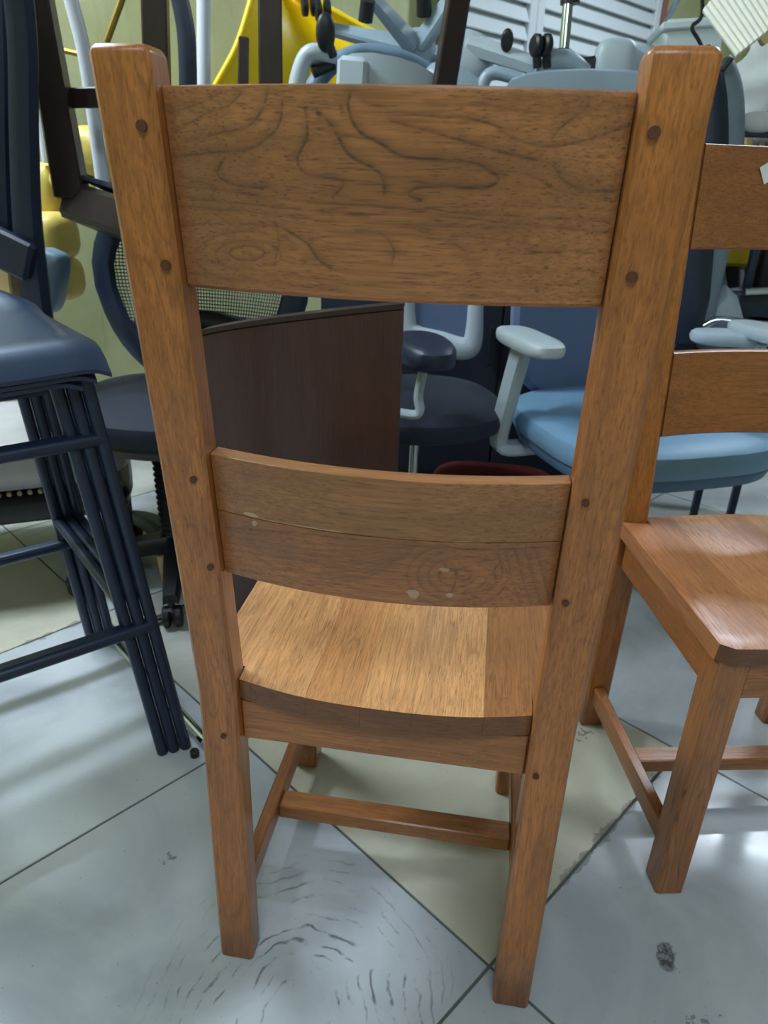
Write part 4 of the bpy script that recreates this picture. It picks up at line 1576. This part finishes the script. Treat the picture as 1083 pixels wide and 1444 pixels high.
# ------------------------------------------------------------------ right background
# tall leather armchair with grey shell, side on
ra = TH('leather_armchair', 'high backed black leather armchair with grey shell behind the second oak chair', 'chair', (0.92, 1.74, 0))
yy = 1.50
g = G()
g.tube([A(985, 70, yy), A(996, 130, yy), A(994, 220, yy), A(978, 330, yy), A(968, 420, yy), A(958, 480, yy)], [0.03, 0.045, 0.055, 0.055, 0.06, 0.05], 14, smooth=5)
ra.part(g, 'back_cushion', M['navy_black'])
g = G()
g.tube([A(1010, 88, yy + .03), A(1020, 130, yy + .03), A(1020, 200, yy + .03), A(1008, 340, yy + .03), A(994, 420, yy + .03), A(985, 480, yy + .03)], [0.035, 0.045, 0.05, 0.04, 0.036, 0.03], 12, smooth=5)
ra.part(g, 'back_shell', M['silver_vinyl'])
g = G().pad(A(1082, 505, 1.74), 0.46, 0.42, 0.10, 3.5)
ra.part(g, 'seat', M['navy_black'])
g = G().tube([A(985, 464, 1.50), A(1010, 452, 1.50), A(1050, 456, 1.48), A(1120, 464, 1.46)], 0.0125, 12, smooth=4)
ra.part(g, 'arm_tube', M['chrome'])
# grey vinyl shell behind
g = G()
rings = []
for (px0, px1, pyy) in ((990, 1024, 320), (990, 1020, 350), (998, 1024, 390), (1002, 1028, 420), (1000, 1020, 446)):
    a, b = A(px0, pyy, 1.90), A(px1, pyy, 1.94)
    rings.append([a, b, b + Vector((0, 0.03, 0)), a + Vector((0, 0.03, 0))])
g.loft(rings)
ra.part(g, 'side_panel', M['silver_vinyl'])
# black armrest chair
rb = TH('black_armchair', 'black padded armchair with glossy arm at the right edge', 'chair', A(1120, 520, 1.6))
g = G()
g.pad(A(1100, 428, 1.62), 0.36, 0.08, 0.075, 3.0, n=30)
rb.part(g, 'armrest', M['navy_black'])
g = G().tube([A(1050, 412, 1.55), A(1140, 408, 1.55)], 0.011, 12)
rb.part(g, 'arm_tube', M['chrome'])
g = G().blob(A(1092, 380, 1.75), 0.10, 0.06, 0.22, 4)
rb.part(g, 'back_post', M['black_plastic'])
g = G().pad(A(1120, 470, 1.75), 0.45, 0.3, 0.14, 4, n=24)
rb.part(g, 'seat', M['black_plastic'])
# pale pillow
g = G()
pv = [A(1024, 402, 1.56), A(1040, 418, 1.56), A(1052, 462, 1.54), A(1020, 464, 1.54), A(992, 462, 1.54), A(1002, 424, 1.55)]
ctr = sum(pv, Vector()) / len(pv)
rings = [[ctr + Vector((0, -0.03, 0)) + (p - ctr) * 0.05 for p in pv], [ctr + Vector((0, -0.025, 0)) + (p - ctr) * 0.6 for p in pv], list(pv), [p + Vector((0, 0.02, 0)) for p in pv], [ctr + Vector((0, 0.05, 0)) + (p - ctr) * 0.6 for p in pv], [ctr + Vector((0, 0.055, 0)) + (p - ctr) * 0.05 for p in pv]]
g.loft(rings)
solid(g, 'cloth_pillow', M['pillow'], 'pale blue-grey cloth pillow peeping up between the rails of the second chair', 'pillow', A(1022, 464, 1.54))
g = G().pad(A(1030, 476, 1.36), 0.20, 0.10, 0.035, 3, n=24)
solid(g, 'cloth_cushion', M['pillow'], 'flat pale cushion just above the lower rail of the second chair', 'cushion', A(1030, 482, 1.36))
# yellow crate, chrome bits
g = G().box(A(1046, 350, 1.9), (0.13, 0.12, 0.10), 0.01)
solid(g, 'yellow_crate', M['yellow_box'], 'yellow plastic crate seen between the rails of the second chair', 'crate', A(1046, 372, 1.9))
st = TH('steel_stand', 'steel stand under the yellow crate at right', 'stand', A(1046, 430, 1.9))
st.part(G().bar(A(1046, 374, 1.88), A(1044, 470, 1.88), 0.02, 0.012), 'upright', M['white_metal'])
st.part(G().bar(A(1071, 350, 1.84), A(1064, 470, 1.84), 0.010, 0.012), 'upright', M['white_metal'])
st.part(G().box(A(1046, 420, 1.98), (0.18, 0.02, 0.22), 0.006), 'rear_panel', M['black_plastic'])

# louvered shutters on the back wall side, running away to the right
SB = 2.02


def shutter(name, label, a0, a1, z0, z1, pitch, stile=0.06):
    r = thing(name, label, 'shutter', ab((a0 + a1) / 2, SB, 0), (0, 0, ANG), 'white louvered shutters')
    hw = (a1 - a0) / 2
    for s in (-1, 1):
        G().box((s * (hw - stile / 2), 0, (z0 + z1) / 2), (stile, 0.035, z1 - z0), 0.004).build('stile', M['shutter'], r)
    for z in (z0 + 0.05, z1 - 0.05):
        G().box((0, 0, z), (2 * (hw - stile), 0.03, 0.1), 0.004).build('cross_rail', M['shutter'], r)
    n = int((z1 - z0 - 0.22) / pitch)
    sm = None
    for k in range(n):
        z = z0 + 0.11 + pitch * (k + 0.5)
        if sm is None:
            g = G().box((0, 0, 0), (2 * (hw - stile) - 0.002, 0.010, pitch * 1.05), 0.003, RX(-0.42))
            o = g.build('louver_slat', M['shutter'], r)
            sm = o
        else:
            o = sm.copy()
            COL.objects.link(o)
            o.parent = r
        o.location = (0, 0, z)
    bk = G().box((0, 0.03, (z0 + z1) / 2), (2 * hw, 0.012, z1 - z0), 0.002)
    bk.build('backing_board', M['shutter'], r)
    return r


def a_of(px, py, b=SB):
    d = ray(px, py)
    return (CO + d * ((b - CO.dot(DB)) / d.dot(DB)))


pl, pm, pr_ = a_of(628, 60), a_of(750, 60), a_of(922, 60)
aL, aM, aR = pl.dot(DA), pm.dot(DA), pr_.dot(DA)
shutter('louvered_shutter', 'white louvered shutter behind the piled office chairs, left leaf', aL, aM, 0.30, 2.2, 0.075)
shutter('louvered_shutter', 'white louvered shutter behind the piled office chairs, right leaf beside the brown post', aM + 0.004, aR, 0.30, 2.2, 0.075)
pp = a_of(930, 40, SB)
solid(G().bar(pp * Vector((1, 1, 0)) if False else Vector((pp.x, pp.y, 0)), Vector((pp.x, pp.y, 2.25)), 0.05, 0.05, up=(1, 0, 0)), 'door_post', M['brown_post'], 'red-brown painted post at the right end of the shutters', 'post', (pp.x, pp.y, 0))

# white box with cable, pleated shade, wrapped cloth, black shelf rack
y_ = 1.9
bx = TH('white_storage_box', 'white plastic storage box behind the right post of the front chair', 'box', A(970, 110, y_))
g = G().bar(A(925, 84, y_) - Vector((0, 0, 0.10)), A(1005, 80, y_) - Vector((0, 0, 0.10)), 0.22, 0.36, up=(0, 0, 1), bev=0.01)
bx.part(g, 'body', M['white_box'])
g = G().bar(A(922, 48, y_ - .005), A(1000, 42, y_ - .005), 0.235, 0.02, up=(0, 0, 1), bev=0.005)
bx.part(g, 'lid', M['white_box'])
g = G().tube([A(988, -40, 1.7), A(990, 20, 1.7), A(976, 38, 1.7), A(986, 58, 1.7), A(1000, 90, 1.7)], 0.005, 8, smooth=5)
solid(g, 'black_cable', M['black_plastic'], 'black cable hanging over the white storage box', 'cable', A(988, 90, 1.7))
g = G().tube([A(965, -20, 2.0), A(934, 42, 2.0)], 0.009, 8)
solid(g, 'grey_rod', M['grey_plastic'], 'thin grey rod slanting right of the brown post', 'rod', A(934, 42, 2.0))
# pleated cream shade: folded surface with real pleats
ps_ = TH('pleated_shade', 'cream pleated cloth shade tilted in the upper right corner', 'lamp shade', A(1040, 70, 1.7))
P00, P10, P01, P11 = A(991, 14, 1.50), A(1038, 78, 1.42), A(1085, -100, 1.56), A(1140, -2, 1.46)
vs, fs = [], []
npl = 15
nor = (P10 - P00).cross(P01 - P00).normalized()
if nor.y > 0:
    nor = -nor
for lay in (0, 1):
    for i in range(npl * 2 + 1):
        t = i / (npl * 2)
        for j in range(5):
            s = j / 4
            p = P00.lerp(P01, t).lerp(P10.lerp(P11, t), s)
            # pleats run from the upper left to the lower right
            p = p + nor * (0.0035 if i % 2 else 0.0) - nor * (0.008 * lay)
            vs.append(p)
NN = (npl * 2 + 1) * 5
for i in range(npl * 2):
    for j in range(4):
        a = i * 5 + j
        fs += [(a, a + 1, a + 6, a + 5), (NN + a, NN + a + 5, NN + a + 6, NN + a + 1)]
for i in range(npl * 2):
    for j in (0, 4):
        a = i * 5 + j
        fs.append((a, a + 5, NN + a + 5, NN + a))
for j in range(4):
    for i in (0, npl * 2):
        a = i * 5 + j
        fs.append((a, a + 1, NN + a + 1, NN + a))
ps_.part(G().add(vs, fs), 'pleated_cloth', M['cream_cloth'], smooth=False)
g = G().bar(A(1070, 58, 1.45), A(1110, 26, 1.45), 0.02, 0.03, bev=0.003)
solid(g, 'pine_batten', M['beige_wood'], 'pale wooden batten corner above the wrapped cloth', 'batten', A(1080, 60, 1.6))
# crumpled cloth bag
g = G()
n1, n2 = 40, 26
cb_ = A(1104, 126, 1.72)
rings = []
rnd = random.Random(3)
for j in range(n2 + 1):
    ph = -PI / 2 + PI * j / n2
    r_ = []
    for i in range(n1):
        th_ = 2 * PI * i / n1
        rr_ = 1 + 0.05 * math.sin(3 * th_ + 4 * ph) + 0.045 * math.sin(7 * ph + 2 * math.sin(2 * th_)) + 0.03 * math.sin(11 * ph - 3 * th_)
        c_ = max(0.003, abs(math.cos(ph)) ** 0.7)
        r_.append(cb_ + Vector((0.14 * c_ * math.cos(th_) * rr_, 0.12 * c_ * math.sin(th_) * rr_, 0.135 * math.sin(ph) * rr_)))
    rings.append(r_)
g.loft(rings)
solid(g, 'wrapped_cloth_bundle', M['white_cloth'], 'white crumpled cloth bundle on the black rack at the right edge', 'bundle', A(1082, 165, 1.62))
rk = TH('black_metal_rack', 'black metal rack under the white cloth bundle at the right edge', 'rack', A(1110, 330, 1.62))
rk.part(G().bar(A(1038, 167, 1.62), A(1180, 172, 1.62), 0.02, 0.018), 'rail', M['navy_metal'])
rk.part(G().bar(A(1038, 188, 1.58), A(1180, 193, 1.58), 0.02, 0.016), 'rail', M['navy_metal'])
for px_ in (1112, 1178):
    p_ = A(px_, 172, 1.62)
    rk.part(G().bar((p_.x, p_.y + 0.025, 0), p_ + Vector((0, 0.025, 0.01)), 0.022, 0.022), 'upright', M['navy_metal'])
rk.part(G().bar(A(1056, 178, 1.66), A(1054, 330, 1.66), 0.02, 0.02), 'upright', M['beige_wood'])
rk.part(G().bar(A(1074, 180, 1.66), A(1072, 330, 1.66), 0.014, 0.014), 'upright', M['beige_wood'])
rk.part(G().box(A(1090, 200, 1.80), (0.35, 0.02, 0.16), 0.004), 'rear_panel', M['dark_wood'])
g = G().blob(A(1068, 173, 1.58), 0.10, 0.05, 0.05, 2.2)
rk.part(g, 'cloth_fold', M['white_cloth'])
g = G().tube([A(1018, 100, 1.45), A(1032, 82, 1.45)], 0.006, 8)
solid(g, 'black_hook', M['black_plastic'], 'small black hook beside the top of the right post', 'hook', A(1020, 98, 1.45))

# put the paper tag on the second chair's rail (its rear side faces away, front side faces the camera)
bpy.context.view_layer.update()
mwi = chair2.matrix_world.inverted()
oL, dL = mwi @ CO, (mwi.to_3x3() @ ray(*TAG_PX)).normalized()
tt = 0.3
for _ in range(30):
    P = oL + dL * tt
    yf = RY(P.z) + REC - 0.026 * (1 - (P.x / (HX(P.z) - PW)) ** 2) + 0.022
    tt += (yf - P.y) / dL.y
P = oL + dL * tt
tg.location = P
tg.rotation_euler = (math.atan2(0.09, 1), 0, 0.2)

# dark storage cabinet that carries the pile
cbn = TH('storage_cabinet', 'dark storage cabinet under the pile of upturned office chairs', 'cabinet', (0.16, 1.93, 0))
CX0, CX1, CY0, CY1, CZ = -0.47, 0.70, 1.68, 2.20, 0.98
xm = (CX0 + CX1) / 2
cbn.part(G().box((xm, (CY0 + CY1) / 2, (CZ + 0.08) / 2), (CX1 - CX0 - 0.03, CY1 - CY0 - 0.02, CZ - 0.08 - 0.026), 0.003), 'carcass', M['black_plastic'])
cbn.part(G().box((xm, (CY0 + CY1) / 2 - 0.01, CZ - 0.0125), (CX1 - CX0, CY1 - CY0 + 0.03, 0.025), 0.003), 'top_panel', M['dark_wood'])
cbn.part(G().box((xm, (CY0 + CY1) / 2, 0.04), (CX1 - CX0 - 0.1, CY1 - CY0 - 0.06, 0.08), 0.003), 'plinth', M['black_plastic'])
for k in range(2):
    w_ = (CX1 - CX0) / 2
    x_ = CX0 + w_ * (k + 0.5)
    dr = cbn.part(G().box((x_, CY0 - 0.001, 0.515), (w_ - 0.006, 0.018, 0.86), 0.003), 'door', M['black_fabric'])
    hd = G().bar((x_ + (0.26 if k == 0 else -0.26), CY0 - 0.022, 0.46), (x_ + (0.26 if k == 0 else -0.26), CY0 - 0.022, 0.58), 0.012, 0.012)
    hd.v = [v - cbn.b for v in hd.v]
    hd.build('handle', M['black_plastic'], dr)
